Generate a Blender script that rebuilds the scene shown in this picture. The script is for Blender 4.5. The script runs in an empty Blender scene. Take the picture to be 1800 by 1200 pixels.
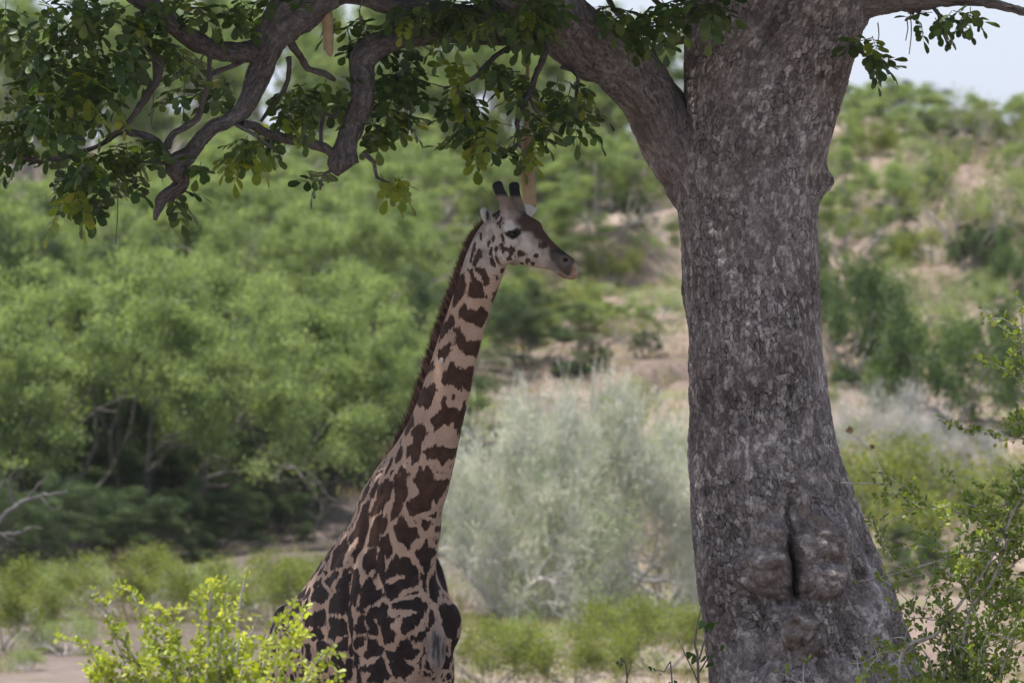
import bpy, math, random
import numpy as np
from mathutils import Vector
from mathutils.bvhtree import BVHTree

# ------------------------------------------------------------------ camera, world, sun, exposure
scn = bpy.context.scene
col = scn.collection
CAM = np.array([0.0, -50.0, 3.0]); TGT = np.array([0.0, 0.0, 3.667])
cam_d = bpy.data.cameras.new("camera"); cam = bpy.data.objects.new("camera", cam_d); col.objects.link(cam)
cam.location = CAM
cam.rotation_euler = Vector(TGT - CAM).to_track_quat('-Z', 'Y').to_euler()
cam_d.sensor_width = 36.0; cam_d.lens = 300.0; cam_d.clip_start = 0.5; cam_d.clip_end = 5000
cam_d.dof.use_dof = True; cam_d.dof.focus_distance = 49.9; cam_d.dof.aperture_fstop = 5.6
scn.camera = cam

SUN = np.array([-0.30, 0.08, 0.95]); SUN = SUN / np.linalg.norm(SUN)
w = bpy.data.worlds.new("World"); scn.world = w; w.use_nodes = True
nt = w.node_tree
sky = nt.nodes.new('ShaderNodeTexSky'); sky.sky_type = 'NISHITA'; sky.sun_disc = False
sky.sun_elevation = math.asin(SUN[2]); sky.sun_rotation = math.atan2(SUN[0], SUN[1])
sky.air_density = 1.0; sky.dust_density = 3.0; sky.ozone_density = 1.0
# thin bright veil of high cloud over the blue, all round the sky
tc = nt.nodes.new('ShaderNodeTexCoord'); cn = nt.nodes.new('ShaderNodeTexNoise'); cn.inputs['Scale'].default_value = 2.2; cn.inputs['Detail'].default_value = 5
nt.links.new(tc.outputs['Generated'], cn.inputs['Vector'])
cr = nt.nodes.new('ShaderNodeMapRange'); cr.inputs[1].default_value = .3; cr.inputs[2].default_value = .7; cr.inputs[3].default_value = .62; cr.inputs[4].default_value = .86
nt.links.new(cn.outputs[0], cr.inputs[0])
veil = nt.nodes.new('ShaderNodeMix'); veil.data_type = 'RGBA'; nt.links.new(cr.outputs[0], veil.inputs[0]); nt.links.new(sky.outputs[0], veil.inputs[6]); veil.inputs[7].default_value = (4.4, 4.85, 5.9, 1)
nt.links.new(veil.outputs[2], nt.nodes['Background'].inputs[0])
nt.nodes['Background'].inputs[1].default_value = 0.15
sd_ = bpy.data.lights.new("sun", 'SUN'); sun = bpy.data.objects.new("sun", sd_); col.objects.link(sun)
sd_.energy = 4.9; sd_.angle = math.radians(0.5); sd_.color = (1.0, 0.955, 0.88)
sun.rotation_euler = Vector(SUN).to_track_quat('Z', 'Y').to_euler(); sun.location = (-6, 6, 30)
vs = scn.view_settings
vs.view_transform = 'Standard'; vs.look = 'None'; vs.gamma = 1.0; vs.use_curve_mapping = False
vs.exposure = 0.42
scn.cycles.use_denoising = True
scn.cycles.max_bounces = 8; scn.cycles.transparent_max_bounces = 4
scn.cycles.transmission_bounces = 4; scn.cycles.volume_bounces = 0

rng = np.random.default_rng(7)
random.seed(7)

# ------------------------------------------------------------------ helpers
_f = (TGT - CAM) / np.linalg.norm(TGT - CAM); _r = np.array([1.0, 0, 0]); _u = np.cross(_r, _f)
def ray(px, py):
    return _f + _r * ((px - 900) / 15000.0) + _u * ((600 - py) / 15000.0)
def at(px, py, Y=0.0):
    d = ray(px, py); return CAM + d * ((Y - CAM[1]) / d[1])
def unit(v):
    v = np.asarray(v, float); return v / (np.linalg.norm(v, axis=-1, keepdims=True) + 1e-12)
def sstep(a, b, x):
    t = np.clip((x - a) / (b - a), 0, 1); return t * t * (3 - 2 * t)

def _hash(ix, iy, iz, s=0):
    h = (ix.astype(np.int64) * 374761393 + iy.astype(np.int64) * 668265263 + iz.astype(np.int64) * 1274126177 + s * 974634777) & 0xffffffff
    h = ((h ^ (h >> 13)) * 1274126177) & 0xffffffff
    h = h ^ (h >> 16)
    return (h & 0xffffff) / float(0xffffff)
def vnoise(p, s=0):
    p = np.asarray(p, float); i = np.floor(p); f = p - i; f = f * f * (3 - 2 * f); i = i.astype(np.int64)
    out = 0
    for a in (0, 1):
        wa = f[..., 0] if a else 1 - f[..., 0]
        for b in (0, 1):
            wb = f[..., 1] if b else 1 - f[..., 1]
            for c in (0, 1):
                wc = f[..., 2] if c else 1 - f[..., 2]
                out = out + wa * wb * wc * _hash(i[..., 0] + a, i[..., 1] + b, i[..., 2] + c, s)
    return out * 2 - 1
def fbm(p, s=0, n=3):
    o = 0; a = 1.0; p = np.asarray(p, float)
    for k in range(n):
        o = o + a * vnoise(p, s + k); p = p * 2.03; a *= 0.5
    return o
def worley(p, s=0):
    """F1, F2 and cell id in 2D/3D (p is N x 3)"""
    i = np.floor(p).astype(np.int64); n = len(p)
    f1 = np.full(n, 9.0); f2 = np.full(n, 9.0); cid = np.zeros(n)
    flat = np.ptp(p[:, 2]) < 1e-9
    for a in (-1, 0, 1):
        for b in (-1, 0, 1):
            for c in ((0,) if flat else (-1, 0, 1)):
                jx, jy, jz = i[:, 0] + a, i[:, 1] + b, i[:, 2] + c
                qx = jx + _hash(jx, jy, jz, s + 1); qy = jy + _hash(jx, jy, jz, s + 2)
                qz = p[:, 2] if flat else jz + _hash(jx, jy, jz, s + 3)
                d = np.sqrt((p[:, 0] - qx) ** 2 + (p[:, 1] - qy) ** 2 + (p[:, 2] - qz) ** 2)
                idn = _hash(jx, jy, jz, s + 4)
                m = d < f1
                f2 = np.where(m, f1, np.minimum(f2, d)); cid = np.where(m, idn, cid); f1 = np.where(m, d, f1)
    return f1, f2, cid

def mesh(name, V, F, smooth=False):
    """F: array (M,k) or list of such arrays"""
    me = bpy.data.meshes.new(name)
    V = np.asarray(V, np.float32).reshape(-1, 3)
    Fs = F if isinstance(F, list) else [F]
    Fs = [np.asarray(f, np.int32) for f in Fs if len(f)]
    loops = np.concatenate([f.ravel() for f in Fs]); tot = np.concatenate([np.full(len(f), f.shape[1], np.int32) for f in Fs])
    start = np.concatenate([[0], np.cumsum(tot)[:-1]]).astype(np.int32)
    me.vertices.add(len(V)); me.vertices.foreach_set('co', V.ravel())
    me.loops.add(len(loops)); me.loops.foreach_set('vertex_index', loops)
    me.polygons.add(len(tot)); me.polygons.foreach_set('loop_start', start)
    if smooth: me.polygons.foreach_set('use_smooth', np.ones(len(tot), bool))
    me.update(calc_edges=True)
    return me
def fattr(me, name, arr):
    a = me.attributes.new(name, 'FLOAT', 'POINT'); a.data.foreach_set('value', np.asarray(arr, np.float32).ravel())
def cattr(me, name, arr):
    a = me.attributes.new(name, 'FLOAT_COLOR', 'POINT'); c = np.ones((len(arr), 4), np.float32); c[:, :3] = arr
    a.data.foreach_set('color', c.ravel())
def link(name, me, mat=None, parent=None, label=None, cat=None, group=None, kind=None, loc=None):
    o = bpy.data.objects.new(name, me); col.objects.link(o)
    if mat is not None and me is not None and len(me.materials) == 0: me.materials.append(mat)
    if parent is not None: o.parent = parent
    if loc is not None: o.location = loc
    tag(o, label, cat, group, kind); return o
def tag(o, label=None, cat=None, group=None, kind=None):
    if label: o['label'] = label
    if cat: o['category'] = cat
    if group: o['group'] = group
    if kind: o['kind'] = kind
    return o

def catmull(P, step):
    """P: N x k (first three columns xyz) -> resampled rows about `step` apart"""
    P = np.asarray(P, float)
    E = np.vstack([2 * P[0] - P[1], P, 2 * P[-1] - P[-2]]); out = []
    for i in range(1, len(E) - 2):
        n = max(1, int(round(np.linalg.norm(E[i + 1, :3] - E[i, :3]) / step)))
        t = (np.arange(n) / n)[:, None]
        a, b, c, d = E[i - 1], E[i], E[i + 1], E[i + 2]
        out.append(0.5 * (2 * b + (c - a) * t + (2 * a - 5 * b + 4 * c - d) * t ** 2 + (3 * b - a - 3 * c + d) * t ** 3))
    out.append(P[-1:]); return np.vstack(out)
def frames(C):
    T = unit(np.gradient(C, axis=0)); N = np.zeros_like(T)
    n = np.cross(T[0], [0.31, -0.9, 0.2]); n = n / np.linalg.norm(n)
    for i in range(len(C)):
        n = n - T[i] * np.dot(n, T[i]); n = n / (np.linalg.norm(n) + 1e-9); N[i] = n
    return T, N, np.cross(T, N)
def grid_faces(m, n, off=0):
    i, j = np.meshgrid(np.arange(m - 1), np.arange(n), indexing='ij')
    a = i * n + j; b = i * n + (j + 1) % n
    return (np.stack([a, b, b + n, a + n], -1).reshape(-1, 4) + off).astype(np.int32)

def tubes(lines, sides=5, step=0.05, jitter=0.0):
    """many polylines [(points Nx3, radii N)] -> one V,F"""
    Vs, Fs, o = [], [], 0
    for pts, rad in lines:
        P = np.column_stack([np.asarray(pts, float), np.asarray(rad, float)])
        if step: P = catmull(P, step)
        C = P[:, :3]; R = np.maximum(P[:, 3], 0.0004)
        if len(C) < 2: continue
        if jitter: C = C + rng.normal(0, jitter, C.shape)
        T, N, B = frames(C)
        a = np.arange(sides) * 2 * math.pi / sides
        V = C[:, None] + R[:, None, None] * (np.cos(a)[None, :, None] * N[:, None] + np.sin(a)[None, :, None] * B[:, None])
        Vs.append(V.reshape(-1, 3)); Fs.append(grid_faces(len(C), sides, o)); o += len(C) * sides
    return np.vstack(Vs), np.vstack(Fs)

LEAF_T = np.array([[0, 0, 0], [.28, .27, .05], [.62, .46, .06], [.88, .34, .02], [1, 0, -.05], [.88, -.34, .02], [.62, -.46, .06], [.28, -.27, .05], [.55, 0, -.01]])
LEAF_F = np.array([[8, 0, 7], [8, 1, 0], [8, 2, 1], [8, 3, 2], [8, 4, 3], [8, 5, 4], [8, 6, 5], [8, 7, 6]])
DIA_T = np.array([[0, 0, 0], [.55, .5, .08], [1, 0, 0], [.55, -.5, .08]]); DIA_F = np.array([[0, 3, 2, 1]])
def scatter(c, d, nrm, L, W, T=LEAF_T, F=LEAF_F):
    c = np.asarray(c, float); n = len(c); d = unit(d); nrm = np.asarray(nrm, float)
    side = unit(np.cross(nrm, d)); nn = np.cross(d, side)
    L = np.broadcast_to(L, (n,))[:, None, None]; W = np.broadcast_to(W, (n,))[:, None, None]
    V = c[:, None] + T[None, :, 0:1] * L * d[:, None] + T[None, :, 1:2] * W * side[:, None] + T[None, :, 2:3] * L * nn[:, None]
    FF = F[None] + (np.arange(n) * len(T))[:, None, None]
    return V.reshape(-1, 3), FF.reshape(-1, F.shape[1])

# ------------------------------------------------------------------ materials
def new_mat(name):
    m = bpy.data.materials.new(name); m.use_nodes = True; t = m.node_tree; return m, t, t.nodes['Principled BSDF']
def nd(t, typ, **k):
    n = t.nodes.new(typ)
    for a, b in k.items(): setattr(n, a, b)
    return n
def ramp(t, fac, stops):
    r = nd(t, 'ShaderNodeValToRGB'); e = r.color_ramp.elements
    while len(e) < len(stops): e.new(0.5)
    for x, (p, c) in zip(e, stops): x.position = p; x.color = (*c, 1)
    t.links.new(fac, r.inputs[0]); return r.outputs[0]
def mixc(t, fac, a, b, mode='MIX'):
    m = nd(t, 'ShaderNodeMix', data_type='RGBA', blend_type=mode)
    for sock, v in ((m.inputs[0], fac), (m.inputs[6], a), (m.inputs[7], b)):
        if isinstance(v, (int, float)): sock.default_value = v
        elif isinstance(v, tuple): sock.default_value = (*v, 1)
        else: t.links.new(v, sock)
    return m.outputs[2]
def noise(t, scale, detail=4, vec=None, rough=0.6):
    n = nd(t, 'ShaderNodeTexNoise'); n.inputs['Scale'].default_value = scale; n.inputs['Detail'].default_value = detail
    n.inputs['Roughness'].default_value = rough
    if vec is not None: t.links.new(vec, n.inputs['Vector'])
    return n.outputs[0]
def geo_pos(t):
    return nd(t, 'ShaderNodeNewGeometry').outputs['Position']
def attr(t, name, out='Fac'):
    return nd(t, 'ShaderNodeAttribute', attribute_name=name).outputs[out]
def bump(t, bsdf, h, strength, dist):
    b = nd(t, 'ShaderNodeBump'); b.inputs['Strength'].default_value = strength; b.inputs['Distance'].default_value = dist
    t.links.new(h, b.inputs['Height']); t.links.new(b.outputs[0], bsdf.inputs['Normal'])

def leaf_mat(name, c0, c1, c2, trans=0.35, rough=0.45, tint=(1.25, 1.2, 0.45), spec=0.4):
    m, t, b = new_mat(name)
    isl = nd(t, 'ShaderNodeNewGeometry').outputs['Random Per Island']
    c = ramp(t, isl, [(0, c0), (0.55, c1), (1, c2)])
    pn = noise(t, 2.6, 3, geo_pos(t))
    c = mixc(t, 0.8, c, mixc(t, 1.0, c, ramp(t, pn, [(0.32, (.50, .55, .52)), (0.68, (1.45, 1.38, 1.25))]), 'MULTIPLY'))
    t.links.new(c, b.inputs['Base Color']); b.inputs['Roughness'].default_value = rough
    b.inputs['Specular IOR Level'].default_value = spec
    tr = nd(t, 'ShaderNodeBsdfTranslucent'); t.links.new(mixc(t, 1.0, c, tint, 'MULTIPLY'), tr.inputs[0])
    mx = nd(t, 'ShaderNodeMixShader'); mx.inputs[0].default_value = trans
    t.links.new(b.outputs[0], mx.inputs[1]); t.links.new(tr.outputs[0], mx.inputs[2])
    t.links.new(mx.outputs[0], t.nodes['Material Output'].inputs[0]); return m
def wood_mat(name, c0, c1, scale=12):
    m, t, b = new_mat(name)
    n = noise(t, scale, 5, geo_pos(t)); t.links.new(ramp(t, n, [(0.3, c0), (0.7, c1)]), b.inputs['Base Color'])
    b.inputs['Roughness'].default_value = 0.85; bump(t, b, n, 0.5, 0.01); return m

M = {}
M['leaf'] = leaf_mat('sausage_tree_leaf', (.030, .060, .015), (.048, .092, .021), (.10, .15, .034), .36)
M['young'] = leaf_mat('young_leaf', (.10, .16, .02), (.15, .21, .022), (.22, .25, .03), .45)
M['bushleaf'] = leaf_mat('right_bush_leaf', (.13, .20, .045), (.19, .27, .06), (.32, .35, .10), .45)
M['limeleaf'] = leaf_mat('lime_bush_leaf', (.25, .33, .035), (.35, .425, .055), (.48, .51, .14), .46)
M['sapleaf'] = leaf_mat('sapling_leaf', (.045, .10, .02), (.06, .125, .026), (.09, .16, .035), .35)
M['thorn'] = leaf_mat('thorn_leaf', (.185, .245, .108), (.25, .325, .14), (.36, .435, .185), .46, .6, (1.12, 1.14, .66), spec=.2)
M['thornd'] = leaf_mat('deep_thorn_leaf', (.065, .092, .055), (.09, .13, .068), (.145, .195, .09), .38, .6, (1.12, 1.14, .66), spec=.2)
M['dense'] = leaf_mat('dense_bush_leaf', (.07, .115, .058), (.10, .16, .072), (.15, .21, .09), .38, .6, spec=.2)
M['olive'] = leaf_mat('olive_bush_leaf', (.13, .165, .045), (.19, .235, .06), (.27, .30, .09), .4, .6, spec=.2)
M['pale'] = leaf_mat('pale_bush_twig', (.48, .48, .47), (.57, .57, .54), (.54, .58, .48), .3, .7, (1.05, 1.08, .85), spec=.2)
M['palegreen'] = leaf_mat('pale_green_leaf', (.27, .34, .19), (.33, .41, .23), (.40, .47, .29), .42, .7, (1.05, 1.1, .7), spec=.2)
M['grey'] = leaf_mat('grey_bush_twig', (.40, .39, .39), (.48, .47, .465), (.54, .53, .51), .2, .75, (1, 1, .95), spec=.2)
M['drygrass'] = leaf_mat('dry_grass_blade', (.30, .25, .14), (.38, .33, .18), (.26, .30, .10), .3, .7, (1.05, 1.0, .8), spec=.2)
M['wood'] = wood_mat('shrub_wood', (.20, .175, .16), (.46, .42, .39))
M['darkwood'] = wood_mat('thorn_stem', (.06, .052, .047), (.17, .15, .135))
M['palewood'] = wood_mat('pale_wood', (.42, .40, .38), (.60, .58, .56))
M['twig'] = wood_mat('grey_twig', (.24, .215, .19), (.46, .43, .40), 30)
M['darktwig'] = wood_mat('dark_twig', (.07, .055, .045), (.16, .13, .105), 30)
M['deadwood'] = wood_mat('dead_wood', (.075, .07, .068), (.17, .155, .148), 9)
M['fruit'] = wood_mat('fruit_skin', (.25, .18, .10), (.38, .28, .17), 14)
M['drybrown'] = wood_mat('dry_flower', (.20, .13, .06), (.38, .27, .14), 40)

def bark_mat(name, dk=1.0):
    m, t, b = new_mat(name)
    cell = attr(t, 'cell'); crack = attr(t, 'crack'); pos = geo_pos(t)
    c = ramp(t, cell, [(0, (.115, .104, .106)), (.36, (.185, .172, .176)), (.64, (.27, .257, .262)), (.92, (.46, .445, .45))])
    big = noise(t, 2.2, 3, pos); fine = noise(t, 70, 6, pos, .7)
    c = mixc(t, 1.0, c, ramp(t, big, [(.30, (.64, .60, .58)), (.45, (.93, .92, .91)), (.58, (1.02, 1.02, 1.03)), (.72, (1.28, 1.28, 1.32))]), 'MULTIPLY')
    c = mixc(t, 1.0, c, ramp(t, fine, [(.3, (.62, .60, .58)), (.68, (1.3, 1.3, 1.3))]), 'MULTIPLY')
    mpz = nd(t, 'ShaderNodeMapping'); mpz.inputs['Scale'].default_value = (1, 1, .14); t.links.new(pos, mpz.inputs[0])
    c = mixc(t, 1.0, c, ramp(t, noise(t, 7.5, 4, mpz.outputs[0]), [(.30, (.80, .77, .76)), (.52, (1.0, 1.0, 1.0)), (.72, (1.1, 1.1, 1.11))]), 'MULTIPLY')
    rust = noise(t, 9, 3, pos)
    c = mixc(t, ramp(t, rust, [(.70, (0, 0, 0)), (.78, (.55,) * 3)]), c, (.26, .15, .085))
    c = mixc(t, attr(t, 'smoothbark'), c, mixc(t, fine, (.075, .057, .048), (.26, .20, .158)))
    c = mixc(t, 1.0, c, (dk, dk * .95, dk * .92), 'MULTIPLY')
    c = mixc(t, crack, c, (.036, .030, .029))
    t.links.new(c, b.inputs['Base Color']); b.inputs['Roughness'].default_value = .92; b.inputs['Specular IOR Level'].default_value = .08
    bump(t, b, fine, .8, .006); return m
M['bark'] = bark_mat('sausage_tree_bark', 1.0); M['shadedbark'] = bark_mat('sausage_tree_shaded_bark', .62)  # second copy is the same bark, darkened to paint in the boughs' shade

def soil_mat():
    m, t, b = new_mat('pinkish_dry_soil'); pos = geo_pos(t)
    a = noise(t, .35, 5, pos); f = noise(t, 4.0, 6, pos)
    c = ramp(t, a, [(.32, (.165, .120, .10)), (.5, (.27, .205, .172)), (.66, (.38, .30, .258)), (.8, (.50, .425, .38))])
    c = mixc(t, 1.0, c, ramp(t, f, [(.3, (.62, .6, .6)), (.7, (1.25, 1.25, 1.25))]), 'MULTIPLY')
    g = noise(t, .8, 4, pos)
    c = mixc(t, ramp(t, g, [(.48, (0, 0, 0)), (.62, (.7, .7, .7))]), c, (.16, .18, .075))
    shade_col = mixc(t, noise(t, 3.0, 5, pos), (.070, .058, .052), (.17, .14, .125))
    c = mixc(t, attr(t, 'soil_shade'), c, shade_col)  # thicket shade mixed into the soil colour
    t.links.new(c, b.inputs['Base Color']); b.inputs['Roughness'].default_value = .95; b.inputs['Specular IOR Level'].default_value = .1
    bump(t, b, f, 1.0, .12); return m
M['soil'] = soil_mat()

# ------------------------------------------------------------------ ground
PD = np.array([-60, 0, 40, 50, 70, 88, 100, 107, 114, 130, 148, 163, 175, 200, 300, 1000.])
PL = np.array([.6, .6, .3, .0, .35, .75, 1.35, 1.80, 2.45, 4.2, 6.5, 8.3, 8.8, 8.2, 6.0, 4.0])
PR = np.array([.6, .6, .3, .0, .30, .55, .9, 1.4, 2.2, 4.7, 7.4, 9.2, 9.4, 8.9, 6.6, 4.0])
def gz(x, y):
    x = np.asarray(x, float); y = np.asarray(y, float); D = y + 50
    k = sstep(-3, 7, x)
    z = np.interp(D, PD, PL) * (1 - k) + np.interp(D, PD, PR) * k
    am = sstep(82, 118, D) * (1 - sstep(190, 260, D))
    P = np.stack([x, y, x * 0], -1)
    z = z + am * (.55 * vnoise(P / 7.0, 11) + .28 * vnoise(P / 2.6, 12) + .09 * vnoise(P / .8, 13))
    gull = np.abs(vnoise(np.stack([x / 3.2, y / 14., x * 0 + 3], -1), 15))
    z = z - am * sstep(0, 4, x) * 1.25 * (1 - sstep(0, .22, gull))
    z = z + .72 * np.exp(-(((x - 1.6) / 1.5) ** 2 + ((y - .8) / 1.8) ** 2))
    z = z + .03 * vnoise(P / 1.5, 14)
    return z
def ground_hit(px, py):
    d = ray(px, py); t = np.linspace(86, 240, 1500); p = CAM[None] + t[:, None] * d[None]
    below = p[:, 2] <= gz(p[:, 0], p[:, 1]); i = np.argmax(below)
    return p[i] if below.any() else None
ys = np.concatenate([np.arange(-75, 28, 1.5), np.arange(28, 135, .32), np.arange(135, 240, 2.5), np.arange(240, 1500, 60)])
xs = np.concatenate([np.arange(-900, -60, 70), np.arange(-60, -14, 2.5), np.arange(-14, 14.1, .26), np.arange(15, 60, 2.5), np.arange(60, 901, 70)])
XX, YY = np.meshgrid(xs, ys, indexing='xy'); ZZ = gz(XX, YY)
ny_, nx_ = XX.shape
ii, jj = np.meshgrid(np.arange(ny_ - 1), np.arange(nx_ - 1), indexing='ij'); a0 = ii * nx_ + jj
gmesh = mesh('ground', np.stack([XX, YY, ZZ], -1).reshape(-1, 3), np.stack([a0, a0 + 1, a0 + 1 + nx_, a0 + nx_], -1).reshape(-1, 4), True)
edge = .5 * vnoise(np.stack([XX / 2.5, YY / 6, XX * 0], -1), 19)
fattr(gmesh, 'soil_shade', (.72 * sstep(33, 39, YY + 3 * edge) + .2 * sstep(44, 50, YY + 3 * edge)) * (1 - sstep(120, 135, YY)) * (1 - sstep(-1.5, 1.0, XX - .02 * (YY - 60) + edge)))  # mask of the shade painted on the ground below the left thicket
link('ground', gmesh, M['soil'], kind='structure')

# ------------------------------------------------------------------ bark relief
def bark(arc, length, P, amp=1.0, su=.026, sv=.046, s=0):
    n = len(arc)
    wob = .011 * fbm(P * 13, s + 5, 3); wob2 = .026 * fbm(P * 10, s + 6, 3)
    q = np.column_stack([(arc + wob) / su, (length + wob2) / sv, np.zeros(n)])
    f1, f2, cid = worley(q, s)
    e = f2 - f1
    q2 = np.column_stack([(arc + wob * .6) / (su * .42), (length + wob2) / (sv * .42), np.zeros(n)])
    g1, g2, cid2 = worley(q2, s + 30)
    e2 = g2 - g1
    crack = np.clip(1 - sstep(.0, .17, e), 0, 1) * (.25 + .75 * sstep(-.35, .45, fbm(P * 6, s + 7, 2))) + .28 * (1 - sstep(.0, .18, e2))
    crack = np.clip(crack, 0, 1)
    h = amp * (-.009 * crack + .006 * (cid - .5) + .002 * (cid2 - .5) + .003 * fbm(P * 30, s + 8, 2))
    cell = np.clip(.62 * cid + .38 * cid2 + .18 * fbm(P * 22, s + 21, 2), 0, 1)
    return h, crack, cell

# ------------------------------------------------------------------ sausage tree
TY = 0.8
tree = link('sausage_tree', None, label='large grey-barked tree with low spreading boughs and hanging sausage fruits shading the giraffe', cat='tree')
tree_base = np.array([at(1400, 1200, TY)[0], TY, 0.0]); tree_base[2] = float(gz(tree_base[0], TY)) - .05
tree.location = tree_base
def tlink(name, V, F, mat, smooth=True, label=None, kind=None, attrs=None, parent=None):
    me = mesh(name, np.asarray(V) - tree_base, F, smooth)
    for k, v in (attrs or {}).items(): fattr(me, k, v)
    return link(name, me, mat, parent or tree, label, kind=kind)

def make_trunk():
    tab = np.array([[-330, 1210, 1450], [-150, 1204, 1535], [0, 1199, 1530], [100, 1199, 1496], [200, 1197, 1470], [300, 1195, 1450], [400, 1197, 1440], [500, 1200, 1444], [600, 1205, 1451], [700, 1210, 1461], [800, 1215, 1474],
                    [900, 1225, 1502], [1000, 1238, 1536], [1100, 1244, 1576], [1200, 1254, 1618], [1320, 1240, 1680], [1480, 1200, 1750], [1540, 1190, 1770]], float)
    z_of = lambda py: at(1350, py, TY)[2]
    zz = np.array([z_of(p) for p in tab[:, 0]]); sc = (TY + 50) / 15000.0
    zb, zt = zz[-1], zz[0]
    z = np.arange(zb, zt, .0072); o = np.argsort(zz)
    xl = (np.interp(z, zz[o], tab[o, 1]) - 900) * sc; xr = (np.interp(z, zz[o], tab[o, 2]) - 900) * sc
    ker = np.ones(31) / 31
    def smo(v): return np.convolve(np.pad(v, 15, 'edge'), ker, 'valid')
    xl, xr = smo(xl), smo(xr)
    cx = (xl + xr) / 2; rx = (xr - xl) / 2; ry = np.minimum(rx, .42 + .5 * (rx - .42)) * .95
    # angles: dense on the camera side
    th = np.concatenate([np.linspace(-math.pi / 2 - 1.75, -math.pi / 2 + 1.75, 300, endpoint=False), np.linspace(-math.pi / 2 + 1.75, -math.pi / 2 - 1.75 + 2 * math.pi, 70, endpoint=False)])
    TH, Z = np.meshgrid(th, z, indexing='xy'); n = TH.shape
    CX = np.broadcast_to(cx[:, None], n); RX = rx[:, None]; RY = ry[:, None]
    nx, ny = np.cos(TH), np.sin(TH)
    X = CX + RX * nx; Y = TY + RY * ny
    P = np.stack([X, Y, Z], -1)
    d = .030 * fbm(P * np.array([2.6, 2.6, 1.1]), 40, 3) + .010 * fbm(P * np.array([9, 9, 4]), 44, 2)
    # flutes and root flare folds low down
    low = 1 - sstep(z_of(1080), z_of(760), Z)
    d = d + low * .075 * vnoise(np.stack([nx * 2.3, ny * 2.3, Z * .35], -1), 50) + low * .03 * vnoise(np.stack([nx * 5, ny * 5, Z * .8], -1), 51)
    front = sstep(.15, -.35, ny)
    PX = 900 + X / sc; PYm = np.interp(Z.ravel(), zz[o], tab[o, 0]).reshape(n)
    def g(px, py, sx, sy): return np.exp(-((PX - px) / sx) ** 2 - ((PYm - py) / sy) ** 2)
    crx = np.interp(PYm, [860, 905, 960, 1045], [1383, 1384, 1388, 1396]) + 4 * fbm(np.stack([PYm / 22, PYm * 0, PYm * 0], -1), 91, 2)
    vert = (.35 * sstep(840, 900, PYm) + .65 * sstep(925, 975, PYm)) * (1 - sstep(1040, 1054, PYm))
    def dome(px, py, sx, sy, p=.5): return np.clip(1 - ((PX - px + 5 * wv) / sx) ** 2 - ((PYm - py + 5 * wv2) / sy) ** 2, 0, 1) ** p
    wv = fbm(P * 7, 81, 2); wv2 = fbm(P * 7, 84, 2)
    rel = .16 * dome(1344, 1003, 56, 44, .5) + .09 * dome(1354, 955, 40, 44, .6) + .05 * dome(1330, 1020, 28, 26, .8)
    rel += .13 * dome(1438, 975, 46, 84, .6) + .10 * dome(1440, 1022, 44, 30, .5) + .05 * dome(1446, 950, 34, 36, .9)
    rel += .14 * dome(1400, 1096, 30, 30, .5) + .09 * dome(1386, 1120, 18, 18, .5) + .09 * dome(1428, 1128, 21, 22, .5) + .05 * dome(1398, 1076, 16, 13, .6)
    rel += .05 * dome(1440, 1075, 28, 60, .9) + .09 * dome(1372, 1195, 80, 34, .7) + .05 * dome(1455, 1190, 40, 40, .8) + .06 * dome(1530, 1090, 44, 95, .9)
    rel += .026 * fbm(P * 18, 87, 3) * np.clip(dome(1390, 1010, 120, 110, 1) * 2, 0, 1)
    ridge = np.interp(PYm, [560, 760, 880, 960, 1010], [1390, 1392, 1418, 1462, 1490])
    rel += .026 * np.exp(-((PX - ridge + 14) / 16) ** 2) * sstep(560, 760, PYm) * (1 - sstep(960, 1010, PYm))
    rel -= .020 * np.exp(-((PX - ridge - 8) / 7) ** 2) * sstep(760, 850, PYm) * (1 - sstep(960, 1010, PYm))
    rel -= .15 * np.exp(-((PX - crx) / 6.5) ** 2) * vert + .05 * np.exp(-((PX - crx) / 18) ** 2) * vert
    rel -= .07 * g(1400, 1052, 15, 9)
    lowc = np.interp(PX, [1300, 1350, 1400], [1036, 1049, 1046])
    rel -= .045 * np.exp(-((PYm - lowc - 8) / 7) ** 2) * sstep(1292, 1320, PX) * (1 - sstep(1392, 1410, PX))
    for (gx, y0, y1, dep, wd) in ((1312, 1055, 1230, .045, 12), (1498, 985, 1180, .05, 14), (1462, 1090, 1260, .04, 10), (1555, 1060, 1300, .05, 16), (1268, 1120, 1300, .03, 12)):
        gxx = gx + 14 * vnoise(np.stack([PYm / 50, PYm * 0 + gx, PYm * 0], -1), 3)
        rel -= dep * np.exp(-((PX - gxx) / wd) ** 2) * sstep(y0, y0 + 50, PYm) * (1 - sstep(y1 - 60, y1, PYm))
    # fork cleft at the top
    fk = np.interp(PYm, [-330, 0, 140], [1372, 1352, 1338]); rel -= .13 * np.exp(-((PX - fk) / 26) ** 2) * (1 - sstep(10, 150, PYm))
    rel += .05 * np.exp(-((PX - 1450) / 50) ** 2) * (1 - sstep(-20, 200, PYm))
    d = d + rel * front
    stub = .07 * np.exp(-((PYm - 322) / 22) ** 2) * np.exp(-((TH + .12) / .12) ** 2); d = d + stub
    X = X + d * nx; Y = Y + d * ny
    P = np.stack([X, Y, Z], -1).reshape(-1, 3)
    R0 = .42
    knob = np.clip((dome(1346, 990, 60, 66) + dome(1440, 985, 52, 85) + dome(1405, 1105, 44, 44)) * front, 0, 1).ravel()
    strip = (np.exp(-((PX - ridge + 12) / 9) ** 2) * sstep(780, 850, PYm) * (1 - sstep(960, 1010, PYm)) * front).ravel()
    arc = (TH * R0).ravel()
    tw = .35 * sstep(260, 0, PYm).ravel() * (arc)          # bark grain leans with the spreading fork
    h, crack, cell = bark(arc + tw * (Z.ravel() - z_of(260)) * .6, Z.ravel(), P, 1.0)
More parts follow.
